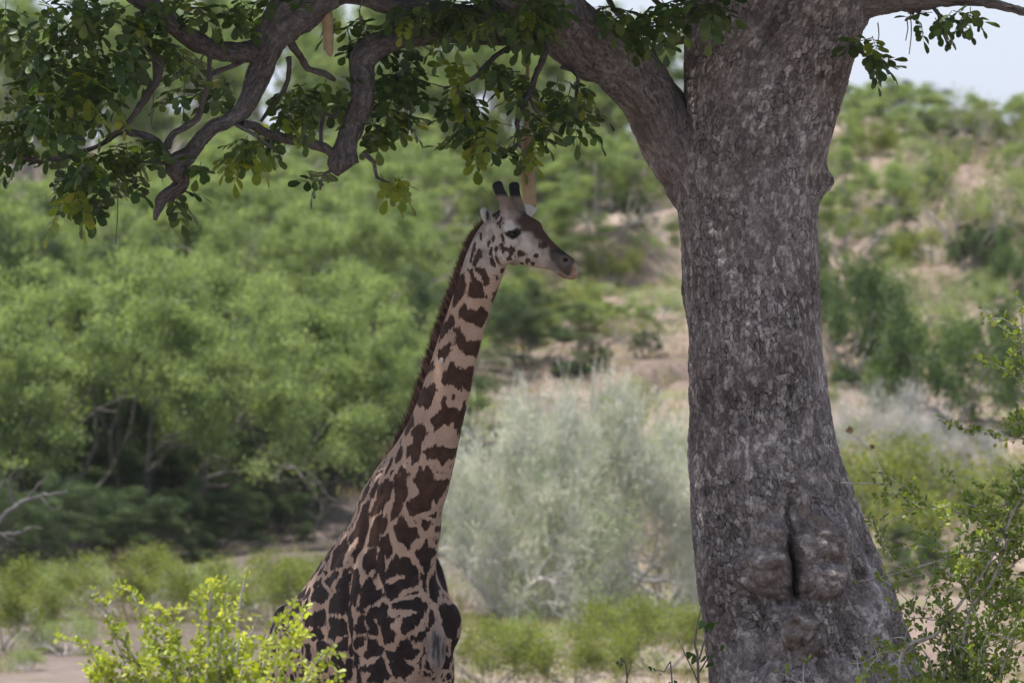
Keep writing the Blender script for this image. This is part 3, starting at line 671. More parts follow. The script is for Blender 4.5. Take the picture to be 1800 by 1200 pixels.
# ---- coat: traced patches laid on the skin, each in its own tangent plane
def nk_(u): return [(580 + a / 3., 500 + b / 3.) for a, b in u]
def bd_(u): return [(440 + a / 3.3333, 840 + b / 3.3333) for a, b in u]
def hd_(u): return [(760 + a / 4.617, 300 + b / 4.617) for a, b in u]
POLY = []
for u in ([(735, 10), (755, -20), (790, -10), (815, 65), (770, 75), (735, 65)], [(860, 40), (882, 20), (880, 80), (855, 112)],
          [(680, 130), (710, 92), (730, 130), (775, 130), (815, 122), (832, 185), (795, 218), (765, 205), (735, 190), (685, 175)], [(655, 20), (680, -40), (710, -60), (708, 0), (690, 70), (650, 122)],
          [(585, 235), (650, 158), (657, 200), (620, 260), (576, 295)], [(660, 240), (685, 226), (700, 270), (740, 295), (792, 298), (787, 345), (770, 390), (750, 362), (715, 368), (690, 330), (665, 320)], [(815, 245), (834, 228), (826, 265)],
          [(570, 350), (630, 310), (638, 350), (600, 402), (566, 380)], [(500, 440), (545, 400), (552, 440), (498, 480)],
          [(590, 470), (615, 450), (650, 408), (690, 450), (757, 440), (742, 555), (720, 555), (700, 532), (685, 560), (650, 512), (610, 528), (590, 505)],
          [(460, 590), (480, 550), (520, 540), (548, 515), (562, 560), (540, 620), (515, 660), (490, 640), (475, 655), (462, 620)], [(647, 585), (660, 580), (664, 600), (650, 604)],
          [(528, 710), (575, 680), (590, 600), (602, 592), (622, 650), (655, 650), (690, 670), (705, 620), (722, 660), (705, 760), (690, 820), (676, 780), (650, 728), (600, 745), (558, 772), (540, 740)],
          [(733, 592), (745, 582), (740, 630), (728, 625)], [(392, 790), (415, 720), (436, 665), (442, 740), (400, 795)],
          [(400, 850), (435, 830), (430, 770), (460, 745), (490, 730), (517, 780), (480, 850), (467, 935), (435, 945), (428, 890), (402, 915)],
          [(498, 885), (545, 843), (580, 865), (600, 850), (640, 868), (687, 858), (672, 905), (625, 918), (590, 955), (575, 920), (505, 912)],
          [(443, 1035), (470, 960), (490, 1000), (512, 965), (550, 1030), (628, 1028), (600, 1095), (560, 1150), (545, 1110), (525, 1190), (420, 1215), (412, 1170), (425, 1130), (480, 1110), (470, 1060)],
          [(335, 1010), (380, 955), (415, 1000), (398, 1060), (412, 1100), (385, 1160), (355, 1215), (315, 1250), (345, 1100)], [(250, 1085), (290, 1018), (328, 1040), (320, 1110), (275, 1190), (230, 1215), (245, 1150)],
          [(345, 920), (378, 815), (388, 900), (340, 955)], [(288, 1003), (325, 905), (328, 950), (300, 990)], [(208, 1105), (255, 1018), (252, 1070), (225, 1120)], [(172, 1175), (212, 1138), (200, 1200), (170, 1220)], [(643, 1065), (666, 1005), (662, 1060), (640, 1085)]):
    POLY.append((nk_(u), 0))
for u in ([(703, 105), (735, 20), (750, 5), (722, 115)], [(1085, 300), (1120, 250), (1140, 190), (1168, 115), (1163, 250), (1130, 325)],
          [(838, 285), (865, 270), (890, 212), (912, 280), (972, 298), (982, 345), (950, 370), (930, 415), (905, 375), (880, 385), (858, 330)], [(1000, 240), (1055, 258), (1030, 305), (1010, 290)],
          [(970, 440), (1030, 365), (1050, 410), (1092, 428), (1062, 500), (1030, 555), (1000, 480)],
          [(655, 165), (690, 130), (692, 230), (672, 330), (640, 420), (600, 488), (586, 460), (640, 330), (612, 345), (586, 385), (580, 350), (622, 270)], [(698, 212), (725, 140), (748, 130), (730, 195), (705, 215)],
          [(708, 300), (730, 240), (768, 218), (762, 300), (742, 395), (692, 388)], [(758, 305), (800, 205), (797, 265), (775, 325)], [(648, 490), (690, 430), (737, 412), (732, 480), (690, 558), (655, 515)],
          [(745, 390), (775, 350), (815, 325), (838, 430), (800, 480), (785, 430), (780, 610), (750, 560), (725, 590), (742, 480), (765, 410)],
          [(798, 550), (850, 450), (880, 480), (930, 470), (972, 540), (975, 620), (900, 655), (830, 710), (783, 685), (800, 630), (890, 605), (928, 570), (860, 560), (800, 582)],
          [(588, 535), (630, 535), (638, 660), (612, 745), (576, 700), (602, 610)], [(660, 650), (700, 585), (735, 650), (765, 650), (762, 690), (740, 722), (690, 732), (665, 785), (628, 775), (650, 720)],
          [(1003, 565), (1032, 570), (1033, 675), (1010, 640)], [(1058, 620), (1085, 532), (1108, 640), (1082, 718), (1060, 690)], [(1113, 455), (1130, 455), (1152, 665), (1130, 645)],
          [(832, 735), (930, 718), (1000, 705), (1032, 745), (1022, 800), (960, 865), (900, 910), (876, 880), (900, 830), (990, 785), (940, 768), (850, 768)], [(1045, 890), (1062, 765), (1076, 850), (1060, 900)],
          [(1105, 765), (1140, 732), (1170, 750), (1205, 735), (1240, 800), (1222, 860), (1190, 935), (1160, 930), (1120, 865)],
          [(715, 772), (760, 755), (780, 730), (805, 765), (795, 825), (855, 808), (832, 845), (792, 872), (860, 905), (835, 950), (790, 975), (768, 910), (762, 862), (738, 832)],
          [(618, 885), (638, 805), (660, 808), (674, 895), (628, 908)], [(678, 822), (698, 795), (748, 880), (742, 915), (700, 902)], [(558, 765), (580, 738), (604, 870), (592, 925), (560, 865)], [(598, 950), (672, 925), (668, 972), (618, 1005)],
          [(666, 1035), (690, 1010), (698, 945), (738, 958), (742, 985), (785, 1000), (742, 1035), (690, 1055)], [(945, 935), (1020, 895), (1034, 920), (970, 965)],
          [(790, 1010), (850, 1015), (885, 965), (918, 938), (945, 1000), (985, 1012), (962, 1050), (900, 1060), (955, 1120), (900, 1175), (850, 1170), (815, 1090), (858, 1070), (808, 1052)],
          [(645, 1110), (720, 1090), (745, 1065), (785, 1062), (792, 1120), (825, 1155), (770, 1200), (690, 1190), (702, 1140)], [(598, 1018), (642, 1040), (622, 1115), (598, 1085)],
          [(495, 430), (530, 390), (562, 345), (573, 420), (542, 515), (475, 540)], [(436, 605), (500, 535), (522, 560), (470, 645)], [(545, 540), (572, 515), (572, 700), (545, 795), (455, 785), (468, 710), (520, 660), (495, 640), (540, 580)],
          [(356, 695), (385, 640), (412, 622), (464, 680), (425, 735), (390, 718), (362, 715)], [(305, 705), (350, 645), (358, 670), (320, 715)], [(296, 765), (335, 712), (348, 750), (320, 795)], [(225, 795), (250, 740), (292, 712), (292, 765), (250, 812), (210, 850), (175, 850), (190, 825)],
          [(320, 825), (370, 790), (434, 768), (438, 855), (390, 872), (330, 865)], [(194, 885), (290, 815), (302, 885), (260, 915), (210, 915)], [(455, 830), (490, 815), (552, 845), (552, 905), (490, 945), (446, 932), (470, 880)], [(100, 870), (150, 825), (172, 892), (125, 910)], [(130, 785), (200, 743), (212, 760), (180, 802), (136, 808)],
          [(366, 632), (420, 588), (412, 622), (380, 640)], [(515, 965), (556, 935), (563, 1005), (495, 1005)], [(478, 1065), (510, 1015), (555, 1100), (542, 1138), (488, 1095)], [(568, 990), (590, 955), (592, 1045), (568, 1045)], [(335, 902), (400, 878), (424, 932), (370, 945)], [(395, 962), (472, 980), (452, 1045), (398, 1022)],
          [(375, 1092), (420, 1058), (464, 1100), (442, 1145), (388, 1135)], [(274, 695), (330, 638), (314, 682), (288, 705)], [(1178, 965), (1225, 925), (1205, 1015), (1180, 1035)], [(1115, 1065), (1185, 1035), (1155, 1105), (1118, 1115)], [(560, 1060), (585, 1060), (592, 1150), (575, 1190), (560, 1130)], [(470, 1150), (550, 1150), (560, 1200), (470, 1200)], [(610, 1130), (640, 1120), (650, 1200), (620, 1200)]):
    POLY.append((bd_(u), 1))
for u in ([(370, 640), (402, 655), (402, 700), (340, 768), (322, 768), (345, 700)], [(288, 800), (320, 795), (352, 880), (382, 970), (422, 1022), (390, 1038), (298, 1015), (308, 940), (328, 900)], [(358, 793), (422, 793), (452, 850), (462, 912), (430, 922), (400, 850)],
          [(190, 1000), (240, 888), (272, 920), (262, 990), (200, 1085), (168, 1115)], [(478, 1055), (508, 968), (528, 965), (518, 1040), (490, 1105)], [(383, 500), (402, 508), (396, 575), (383, 565)], [(296, 725), (352, 585), (352, 632), (310, 745)]):
    POLY.append((hd_(u), 0))
def ell(cx, cy, rx, ry, rot=0):
    return hd_([(cx + rx * math.cos(t) * math.cos(rot) - ry * math.sin(t) * math.sin(rot), cy + rx * math.cos(t) * math.sin(rot) + ry * math.sin(t) * math.cos(rot)) for t in np.linspace(0, 2 * math.pi, 7)[:-1]])
for e in ((500, 550, 13, 22), (455, 595, 9, 28, .2), (474, 655, 8, 34), (520, 630, 16, 30), (562, 630, 20, 48, -.2), (602, 640, 12, 16), (650, 640, 26, 15, .5), (655, 682, 34, 11, .8), (720, 675, 27, 24), (630, 715, 32, 13, .3), (485, 745, 13, 42, -.4), (530, 725, 12, 40, -.6), (552, 715, 9, 22), (775, 735, 20, 28), (818, 750, 24, 11, -.5), (725, 757, 15, 17), (842, 695, 14, 12, -.6), (565, 815, 18, 18), (577, 560, 14, 46, -.4),
          (520, 345, 9, 10), (546, 330, 9, 9), (540, 367, 13, 10), (520, 385, 9, 10), (546, 408, 11, 10), (526, 432, 9, 11), (552, 455, 9, 12), (572, 430, 8, 9), (582, 380, 8, 10), (577, 345, 8, 8), (500, 360, 7, 9), (560, 390, 8, 8), (905, 600, 30, 24, -.5), (872, 592, 9, 32, .1), (850, 500, 16, 34, -.6), (500, 855, 42, 6, -.2), (490, 878, 48, 5, -.2)):
    POLY.append((ell(*e), 2))
sdv = np.full(nv, -1.0)
vis = GN @ unit(CAM - np.array([-.3, 0, 3.])) > -.05
traced_zone = vis & (GV[:, 2] > 1.62)
def poly_sd(poly):
    hh = [hit(*q) for q in poly]; P3 = np.array([h[0] for h in hh]); nrm = unit(np.mean([h[1] for h in hh], 0)); c = P3.mean(0)
    if np.dot(nrm, CAM - c) < 0: nrm = -nrm
    t1 = unit(np.cross(nrm, [.1, .2, 1])); t2 = np.cross(nrm, t1)
    p2 = np.column_stack([(P3 - c) @ t1, (P3 - c) @ t2]); rad = np.max(np.linalg.norm(p2, axis=1)) + .05
    m = np.where((np.sum((GV - c) ** 2, 1) < rad * rad * 1.3) & (GN @ nrm > .0))[0]
    v2 = np.column_stack([(GV[m] - c) @ t1, (GV[m] - c) @ t2])
    inside = np.zeros(len(m), bool); dist = np.full(len(m), 9.0)
    for i in range(len(p2)):
        a, b = p2[i], p2[(i + 1) % len(p2)]; e = b - a
        t = np.clip(((v2 - a) @ e) / (e @ e + 1e-12), 0, 1); dist = np.minimum(dist, np.linalg.norm(v2 - a - t[:, None] * e, axis=1))
        cond = (a[1] > v2[:, 1]) != (b[1] > v2[:, 1])
        with np.errstate(divide='ignore', invalid='ignore'):
            xx = a[0] + (v2[:, 1] - a[1]) / (b[1] - a[1] + 1e-15) * e[0]
        inside ^= cond & (v2[:, 0] < xx)
    return m, np.where(inside, dist, -dist)
for poly, knd in POLY:
    m, s_ = poly_sd(poly); sdv[m] = np.maximum(sdv[m], s_ + (.003, .0065, .0015)[knd])
def poly_mask(u, soft):
    m, s_ = poly_sd(hd_(u)); k_ = np.zeros(nv); k_[m] = sstep(-soft, soft, s_ + soft * .8 * vnoise(GV[m] * 45, 151)); return k_
f1, f2, _c = worley(GV * 7.5 + .35 * np.stack([fbm(GV * 14, 140, 2), fbm(GV * 14, 143, 2), fbm(GV * 14, 146, 2)], -1), 77)
wsd = ((f2 - f1) - .17) / 16.0
headz = GV[:, 2] > 3.95
wsd = np.where(headz, -.5, wsd)
sdv = sdv + np.where(GV[:, 2] < 4.0, .0075, .002) * fbm(GV * np.array([34, 34, 17.]), 180, 3)
wsd = np.where((sdv > -.018) & traced_zone, -.5, wsd)
sdv = np.where(traced_zone, np.where((sdv < -.028) & (GV[:, 2] < 3.0), np.maximum(wsd, sdv), sdv), wsd)

# colours of the ground coat and of the patches
base = np.tile(np.array([.385, .268, .205]), (nv, 1)); patch = np.tile(np.array([.046, .024, .017]), (nv, 1))
bodyk = sstep(2.75, 2.25, GV[:, 2] - .25 * (GV[:, 0] + .5))[:, None]
patch = patch * (1 - bodyk) + np.array([.020, .013, .013]) * bodyk
def paint(arr, colr, k): arr[:] = arr * (1 - k[:, None]) + np.array(colr) * k[:, None]
hrel = GV - H0; hax = hrel @ hd_ax; hup = hrel @ hd_up; hz = GV[:, 2]
headk = sstep(at(870, 505, -.3)[2], at(870, 440, -.3)[2], hz)
paint(base, (.43, .395, .365), headk * .95); paint(base, (.22, .175, .15), headk * .6 * sstep(-.15, .55, fbm(GV * 24, 190, 3)))
patch[:] = patch * (1 - .3 * headk[:, None]) + np.array([.06, .05, .045]) * .3 * headk[:, None]
# dark forehead and nose bridge, following the skull
dark_top = sstep(.02, .05, hup - np.interp(hax, [0, .1, .2, .3, .4, .5, .58], [.14, .105, .075, .055, .04, .02, .0])) * sstep(.04, .10, hax) * headk
paint(base, (.085, .055, .042), dark_top * .8)
paint(base, (.22, .175, .15), poly_mask([(620, 330), (700, 320), (800, 470), (900, 560), (990, 640), (960, 720), (860, 640), (760, 540), (700, 440), (640, 400)], .02) * .7)
paint(base, (.060, .038, .029), poly_mask([(690, 390), (740, 330), (800, 305), (900, 330), (930, 420), (990, 510), (1060, 600), (1160, 690), (1150, 740), (1060, 680), (960, 645), (895, 595), (815, 520), (740, 490), (690, 450)], .014))
paint(base, (.032, .026, .025), poly_mask([(945, 690), (975, 620), (1060, 640), (1160, 690), (1150, 780), (1130, 850), (1090, 865), (1010, 815), (960, 770)], .012) * .9)
paint(base, (.22, .20, .19), poly_mask([(930, 720), (980, 740), (1060, 830), (1110, 880), (1040, 860), (970, 810), (920, 790)], .014) * .8)
paint(base, (.27, .135, .072), poly_mask([(1128, 765), (1170, 780), (1200, 860), (1170, 920), (1105, 892), (1128, 835)], .010) * (.6 + .3 * vnoise(GV * 60, 152)))
paint(base, (.16, .09, .05), poly_mask([(985, 825), (1045, 832), (1095, 872), (1070, 890), (1015, 855)], .006) * .9)
rim = np.clip(gauss(nos_p, .024) * 1.2, 0, 1); paint(base, (.33, .25, .18), rim * .8)
paint(base, (.010, .008, .008), np.clip(gauss(nos_p, .015) * 2.2, 0, 1))
ey = (GV - eye_p); ed2 = (ey @ hd_ax / .040) ** 2 + (ey @ hd_up / .021) ** 2 + (ey @ hR / .05) ** 2
paint(base, (.56, .53, .50), poly_mask([(575, 470), (600, 410), (640, 402), (672, 460), (640, 482), (590, 495)], .008) * .8)
paint(base, (.016, .013, .012), poly_mask([(578, 500), (640, 490), (690, 462), (722, 478), (728, 515), (690, 542), (650, 558), (605, 537)], .006))
paint(base, (.60, .57, .55), 0 * np.exp(-((ey @ hd_ax + .02) / .04) ** 2 - ((ey @ hd_up - .055) / .026) ** 2) * (ey @ hR > -.06) * .8)
# horns: brown shafts, black tips
horn = sstep(at(890, 372, -.35)[2], at(890, 360, -.35)[2], hz) * (np.abs(hrel @ hR) < .16) * (hax > -.16)
hornm = horn * (np.linalg.norm(hrel - (hp(896, 345) - H0), axis=1) < .16)
paint(base, (.17, .120, .095), hornm * .9)
tip = sstep(at(890, 350, -.35)[2], at(890, 341, -.35)[2], hz); paint(base, (.016, .014, .017), tip)
# ears: pale with a dark fold
for sg in (-1, 1):
    e0 = hp(882, 384, .07 * sg); q = (GV - e0) @ (hR * sg); em = sstep(.055, .08, q) * headk * (hz > at(0, 400, -.35)[2])
    paint(base, (.55, .53, .52), em * .9); paint(patch, (.55, .53, .52), em)
ein, _n = hit(857, 379); paint(base, (.03, .025, .028), np.clip(np.exp(-((GV - ein) @ gU / .040) ** 2 - ((GV - ein)[:, 0] / .014) ** 2 - ((GV - ein)[:, 1] / .05) ** 2) * 1.3, 0, 1))
sdv = np.where((hornm > .5) | (tip > .3) | (np.clip(gauss(nos_p, .03), 0, 1) > .4) | (ed2 < 1.2), -.5, sdv)
# grizzled patch between the shoulders
gp3, gn3 = hit(768, 1138); gr = np.exp(-((GV - gp3)[:, 0] / .062) ** 2 - ((GV - gp3)[:, 2] / .16) ** 2 - ((GV - gp3)[:, 1] / .3) ** 2)
grz = np.clip(gr * 1.5 - .2, 0, 1) * sstep(-.25, .45, fbm(GV * np.array([38, 38, 14.]), 160, 3)); paint(base, (.20, .185, .185), np.clip(gr * 1.4 - .25, 0, 1)); paint(base, (.06, .052, .052), grz)
sdv = np.where(gr > .45, -.05, sdv)
hoof = sstep(G0[2] + .13, G0[2] + .07, GV[:, 2]); paint(base, (.04, .032, .026), hoof); sdv = np.where(GV[:, 2] < .35, -.3, sdv)
gm_, gn_ = hit(776, 632); gg = gauss(gm_, .020); paint(base, (.45, .42, .41), np.clip(gg * 1.6 - .3, 0, 1)); sdv = np.where(gg > .55, -.02, sdv)

gme.vertices.foreach_set('co', (GV2 - G0).astype(np.float32).ravel()); gme.polygons.foreach_set('use_smooth', np.ones(len(gme.polygons), bool)); gme.update()
fattr(gme, 'coat', sdv); cattr(gme, 'basecol', base); cattr(gme, 'patchcol', patch)
def coat_mat():
    m, t, b = new_mat('giraffe_coat'); pos = geo_pos(t)
    mp = nd(t, 'ShaderNodeMapping'); mp.inputs['Scale'].default_value = (1, 1, .45); t.links.new(pos, mp.inputs[0])
    n1 = noise(t, 30, 5, mp.outputs[0], .72); n2 = noise(t, 260, 3, mp.outputs[0], .7)
    s = nd(t, 'ShaderNodeMath', operation='SUBTRACT'); t.links.new(n1, s.inputs[0]); s.inputs[1].default_value = .5
    k = nd(t, 'ShaderNodeMath', operation='MULTIPLY_ADD'); t.links.new(s.outputs[0], k.inputs[0]); k.inputs[1].default_value = .080; t.links.new(attr(t, 'coat'), k.inputs[2])
    s2 = nd(t, 'ShaderNodeMath', operation='SUBTRACT'); t.links.new(n2, s2.inputs[0]); s2.inputs[1].default_value = .5
    k2 = nd(t, 'ShaderNodeMath', operation='MULTIPLY_ADD'); t.links.new(s2.outputs[0], k2.inputs[0]); k2.inputs[1].default_value = .012; t.links.new(k.outputs[0], k2.inputs[2])
    mr = nd(t, 'ShaderNodeMapRange', interpolation_type='SMOOTHSTEP'); t.links.new(k2.outputs[0], mr.inputs[0]); mr.inputs[1].default_value = -.0055; mr.inputs[2].default_value = .0035
    var = noise(t, 8, 4, pos); bc = mixc(t, 1.0, attr(t, 'basecol', 'Color'), ramp(t, var, [(.3, (.82, .80, .78)), (.7, (1.12, 1.12, 1.12))]), 'MULTIPLY')
    pc = mixc(t, 1.0, attr(t, 'patchcol', 'Color'), ramp(t, noise(t, 20, 4, pos), [(.3, (.65, .6, .6)), (.7, (1.5, 1.45, 1.4))]), 'MULTIPLY')
    c = mixc(t, mr.outputs[0], bc, pc)
    c = mixc(t, 1.0, c, ramp(t, n2, [(.3, (.82, .82, .82)), (.7, (1.15, 1.15, 1.15))]), 'MULTIPLY')
    t.links.new(c, b.inputs['Base Color']); b.inputs['Roughness'].default_value = .7; b.inputs['Specular IOR Level'].default_value = .12
    
    bump(t, b, n2, .8, .006); return m
giraffe = link('giraffe', None, label='giraffe with jagged dark patches standing in shade beside the tree trunk, head in profile', cat='giraffe', loc=G0)
link('body', gme, coat_mat(), giraffe)
# mane
m_mane, t_, b_ = new_mat('mane_hair'); t_.links.new(ramp(t_, nd(t_, 'ShaderNodeNewGeometry').outputs['Random Per Island'], [(0, (.07, .030, .018)), (.6, (.14, .062, .038)), (1, (.24, .12, .075))]), b_.inputs['Base Color']); b_.inputs['Roughness'].default_value = .6
NB = catmull(np.array(nk_back[0:]), .004); nb = len(NB); k = 12000
ix = rng.integers(0, nb - 1, k); tt = ix / nb
bp = NB[ix, :3] + NB[ix, 6:9] * rng.normal(0, .016, (k, 1)) + rng.normal(0, .003, (k, 3))
tang = unit(np.gradient(NB[:, :3], axis=0))[ix]
hdv = NB[ix, 3:6] + tang * .55 + rng.normal(0, .16, (k, 3)); ln = np.interp(tt, [0, .10, .3, .7, .92, 1], [.02, .075, .115, .095, .075, .03]) * rng.uniform(.6, 1.15, k)
bp = bp - unit(hdv) * .012
HT = np.array([[0, -.5, 0], [0, .5, 0], [.55, .42, .04], [1, 0, .10], [.55, -.42, .04]]); HFa = np.array([[0, 1, 2, 3, 4]])
V, F = scatter(bp, hdv, tang + rng.normal(0, .5, (k, 3)), ln, rng.uniform(.0035, .006, k), HT, HFa)
link('mane', mesh('mane', V - G0, F), m_mane, giraffe, label='short dark brown upright mane')
# eyes and tail tuft
m_eye, t_, b_ = new_mat('giraffe_eye'); b_.inputs['Base Color'].default_value = (.012, .009, .008, 1); b_.inputs['Roughness'].default_value = .12; b_.inputs['Specular IOR Level'].default_value = .3
for sg in (1, -1):
    c = eye_p - eye_n * .017 if sg > 0 else (lambda q: q - 2 * hR * np.dot(q - H0, hR))(eye_p - eye_n * .017)
    V, Q, T = ball(c, hd_ax * .029, hR * .022, hd_up * .020, 14); link('eye', mesh('eye', V - G0, [Q, T], True), m_eye, giraffe)
k = 400; tb = gp(-1.14, 0, 1.12); hdv = np.array([0, 0, -1.]) + rng.normal(0, .12, (k, 3))
V, F = scatter(tb + rng.normal(0, .015, (k, 3)), hdv, rng.normal(size=(k, 3)), rng.uniform(.25, .5, k), .006, HT, HFa)
link('tail_tuft', mesh('tail_tuft', V - G0, F), m_mane, giraffe)
# eyelashes
k = 60; tq = rng.uniform(-1, 1, k); lb = eye_p + hd_ax * (tq * .032)[:, None] + hd_up * (.013 - .008 * tq ** 2)[:, None] + hR * .002
V, F = scatter(lb, hR * 1.0 - gU * .35 + hd_ax * .3 + rng.normal(0, .15, (k, 3)), rng.normal(size=(k, 3)), .026, .0022, HT, HFa)
link('eyelash', mesh('eyelash', V - G0, F), m_eye, giraffe)

# ------------------------------------------------------------------ foreground bushes
leaf_small = [mesh('leaf', *scatter([[0, 0, 0]], [[1, 0, .1]], [[.1 * k, 0, 1]], 1.0, .62 + .06 * k), False) for k in range(3)]
def small_leaf_set(mat):
    out = []
    for m0 in leaf_small:
        m1 = m0.copy(); m1.materials.append(mat); out.append(m1)
    return out
def leafy(root, base_, C, Dr, Nr, L, mat, keep_n=300):
    """the largest keep_n leaves as parts, the others as one part"""
    C = np.asarray(C); Dr = unit(Dr); Nr = np.asarray(Nr); L = np.asarray(L); o = np.argsort(-L); sel = o[:keep_n]; rest = o[keep_n:]
    ms_ = small_leaf_set(mat)
    for q, i in enumerate(sel):
        x = Dr[i]; y = unit(np.cross(Nr[i], x)); z = np.cross(x, y)
        ob = link('leaf', ms_[q % 3], None, root); Mx = Matrix.Identity(4)
        for r_ in range(3):
            for c_, vv in enumerate((x, y, z)): Mx[r_][c_] = float(vv[r_] * L[i])
            Mx[r_][3] = float(C[i][r_] - base_[r_])
        ob.matrix_local = Mx
    if len(rest):
        V, F = scatter(C[rest], Dr[rest], Nr[rest], L[rest], L[rest] * .66); link('foliage', mesh('foliage', V - base_, F), mat, root, kind='stuff')
def leaves_along(P, n_per, spread, Lm, rg, upb=.5, start=.2):
    """clusters of leaves at nodes along a polyline"""
    C, D, N, L = [], [], [], []
    T = unit(np.gradient(P, axis=0))
    for i in range(int(len(P) * start), len(P)):
        for k in range(rg.poisson(n_per)):
            d = rg.normal(size=3); d = d - T[i] * np.dot(d, T[i]) * .5; d[2] += upb; d = unit(d) + .4 * T[i]
            C.append(P[i] + rg.normal(0, spread, 3)); D.append(d); N.append(rg.normal(size=3) * .5 + [0, -.25, .8]); L.append(Lm * rg.uniform(.6, 1.3))
    return C, D, N, L
def foreground_bush(name, label, base_px, Y, lines, extra, leafm, woodm, Lm, n_per, seed, group=None, extra_cfg=(.22, .05), cat='bush', node=.045):
    rg = np.random.default_rng(seed)
    bx = at(base_px, 1200, Y)[0]; b = np.array([bx, Y, float(gz(bx, Y)) - .03]); root = link(name, None, label=label, cat=cat, group=group, loc=b)
    wood, C, D, N, L = [], [], [], [], []
    for ln in lines:
        pts = np.array([(b if q == 'base' else at(q[0], q[1], Y + (q[3] if len(q) > 3 else 0))) for q in ln['p']]); r0, r1 = ln['r']
        wood.append((pts, np.linspace(r0, r1, len(pts))))
        P = catmull(pts, node); P = P + rg.normal(0, .004, P.shape)
        if ln.get('leaf', 1):
            for acc, new in zip((C, D, N, L), leaves_along(P, n_per * ln.get('leaf', 1), .012, Lm, rg, start=ln.get('s', .3))): acc.extend(new)
        for q in range(int(ln.get('twigs', 0))):
            i = rg.integers(int(len(P) * ln.get('s', .3)), len(P)); T = unit(P[min(i + 1, len(P) - 1)] - P[max(0, i - 1)])
            d = unit(T * .5 + rg.normal(size=3) * np.array([.8, .8, .7]) + [0, 0, .25]); ll = extra_cfg[0] * rg.uniform(.5, 1.4)
            tw = np.array([P[i], P[i] + d * ll * .5 + rg.normal(0, .012, 3), P[i] + d * ll + rg.normal(0, .02, 3) + [0, 0, -.02]])
            wood.append((tw, [.0035, .0025, .0015])); Pt = catmull(tw, node * .8)
            for acc, new in zip((C, D, N, L), leaves_along(Pt, n_per * 1.2, .010, Lm, rg, start=.1)): acc.extend(new)
    V, F = tubes(wood, 6, .03, .0012); link('stems', mesh('stems', V - b, F, True), woodm, root)
    if C: leafy(root, b, C, D, N, L, leafm)
    return root, b
# right bush
RL = [
    dict(p=['base', (1690, 1150), (1745, 1020), (1770, 950)], r=(0.0112, .009), leaf=.5, s=.5, twigs=17),
    dict(p=[(1800, 942), (1770, 945), (1700, 905), (1610, 883), (1560, 852), (1478, 848)], r=(0.0062, .0035), leaf=.45, s=.05, twigs=11),
    dict(p=[(1560, 850), (1534, 800), (1495, 757)], r=(.004, .002), leaf=0),
    dict(p=[(1770, 965), (1690, 972), (1640, 988), (1590, 998), (1540, 978)], r=(.006, .002), leaf=.35, s=.05, twigs=5),
    dict(p=[(1660, 982), (1590, 1003), (1508, 1022)], r=(.004, .0018), leaf=.25, s=.3),
    dict(p=['base', (1580, 1205), (1650, 1110), (1688, 1060), (1740, 985), (1800, 860)], r=(0.0124, .008), leaf=.25, s=.5, twigs=23),
    dict(p=[(1655, 1108), (1620, 1128), (1585, 1120), (1535, 1126)], r=(.005, .002), leaf=.05, s=.5),
    dict(p=[(1612, 888), (1590, 905), (1566, 915), (1548, 938)], r=(.005, .002), leaf=.5, s=.3),
    dict(p=[(1640, 1085), (1600, 1085), (1575, 1065)], r=(.004, .002), leaf=.4, s=.6),
    dict(p=[(1810, 560), (1790, 600), (1770, 590)], r=(.006, .003), leaf=1, s=.1, twigs=3),
    dict(p=[(1830, 900), (1815, 760), (1800, 640), (1795, 540), (1785, 520)], r=(0.0074, .003), leaf=.7, s=.1, twigs=11),
    dict(p=[(1830, 780), (1790, 770), (1755, 775)], r=(.006, .003), leaf=1, s=.2, twigs=5),
    dict(p=[(1810, 860), (1775, 880), (1740, 900), (1700, 885)], r=(.007, .003), leaf=.8, s=.2, twigs=8),
    dict(p=[(1770, 970), (1710, 1000), (1660, 960), (1640, 940)], r=(.006, .002), leaf=.6, s=.2, twigs=6),
    dict(p=[(1665, 985), (1700, 1030), (1760, 1070)], r=(.004, .006), leaf=.7, s=.1, twigs=8),
    dict(p=['base', (1730, 1150), (1800, 1030)], r=(0.0099, .008), leaf=1, s=.35, twigs=37),
    dict(p=['base', (1680, 1160), (1620, 1080, 0, -.1)], r=(0.0074, .003), leaf=.5, s=.5, twigs=11),
    dict(p=['base', (1760, 1180), (1840, 1100)], r=(0.0099, .008), leaf=1, s=.35, twigs=37),
    dict(p=['base', (1640, 1180), (1560, 1170), (1535, 1135)], r=(0.0062, .002), leaf=.35, s=.6, twigs=5),
    dict(p=['base', (1700, 1130, 0, .3), (1790, 980, 0, .4)], r=(0.0087, .004), leaf=1, s=.35, twigs=37),
    dict(p=['base', (1720, 1170, 0, -.2), (1780, 1120, 0, -.3)], r=(0.0074, .004), leaf=1, s=.35, twigs=34),
    dict(p=['base', (1600, 1190), (1500, 1165)], r=(.008, .002), leaf=.3, s=.6, twigs=1),
    dict(p=['base', (1660, 1190), (1700, 1140), (1650, 1060)], r=(0.0062, .003), leaf=.8, s=.4, twigs=17),
]
rb, rbb = foreground_bush('leafy_bush', 'leafy green bush with thin pale twigs reaching across the foot of the trunk', 1690, -2.2, RL, None, M['bushleaf'], M['twig'], .038, 2.7, 21, extra_cfg=(.30, .05), node=.036)
for k_, (px, py) in enumerate(((1493, 755), (1533, 785))):
    c = at(px, py, -2.2); V, F = scatter(np.repeat([c], 26, 0), rng.normal(size=(26, 3)), rng.normal(size=(26, 3)), .026 if k_ == 0 else .018, .012)
    link('dry_flower', mesh('dry_flower', V - rbb, F), M['drybrown'], rb)
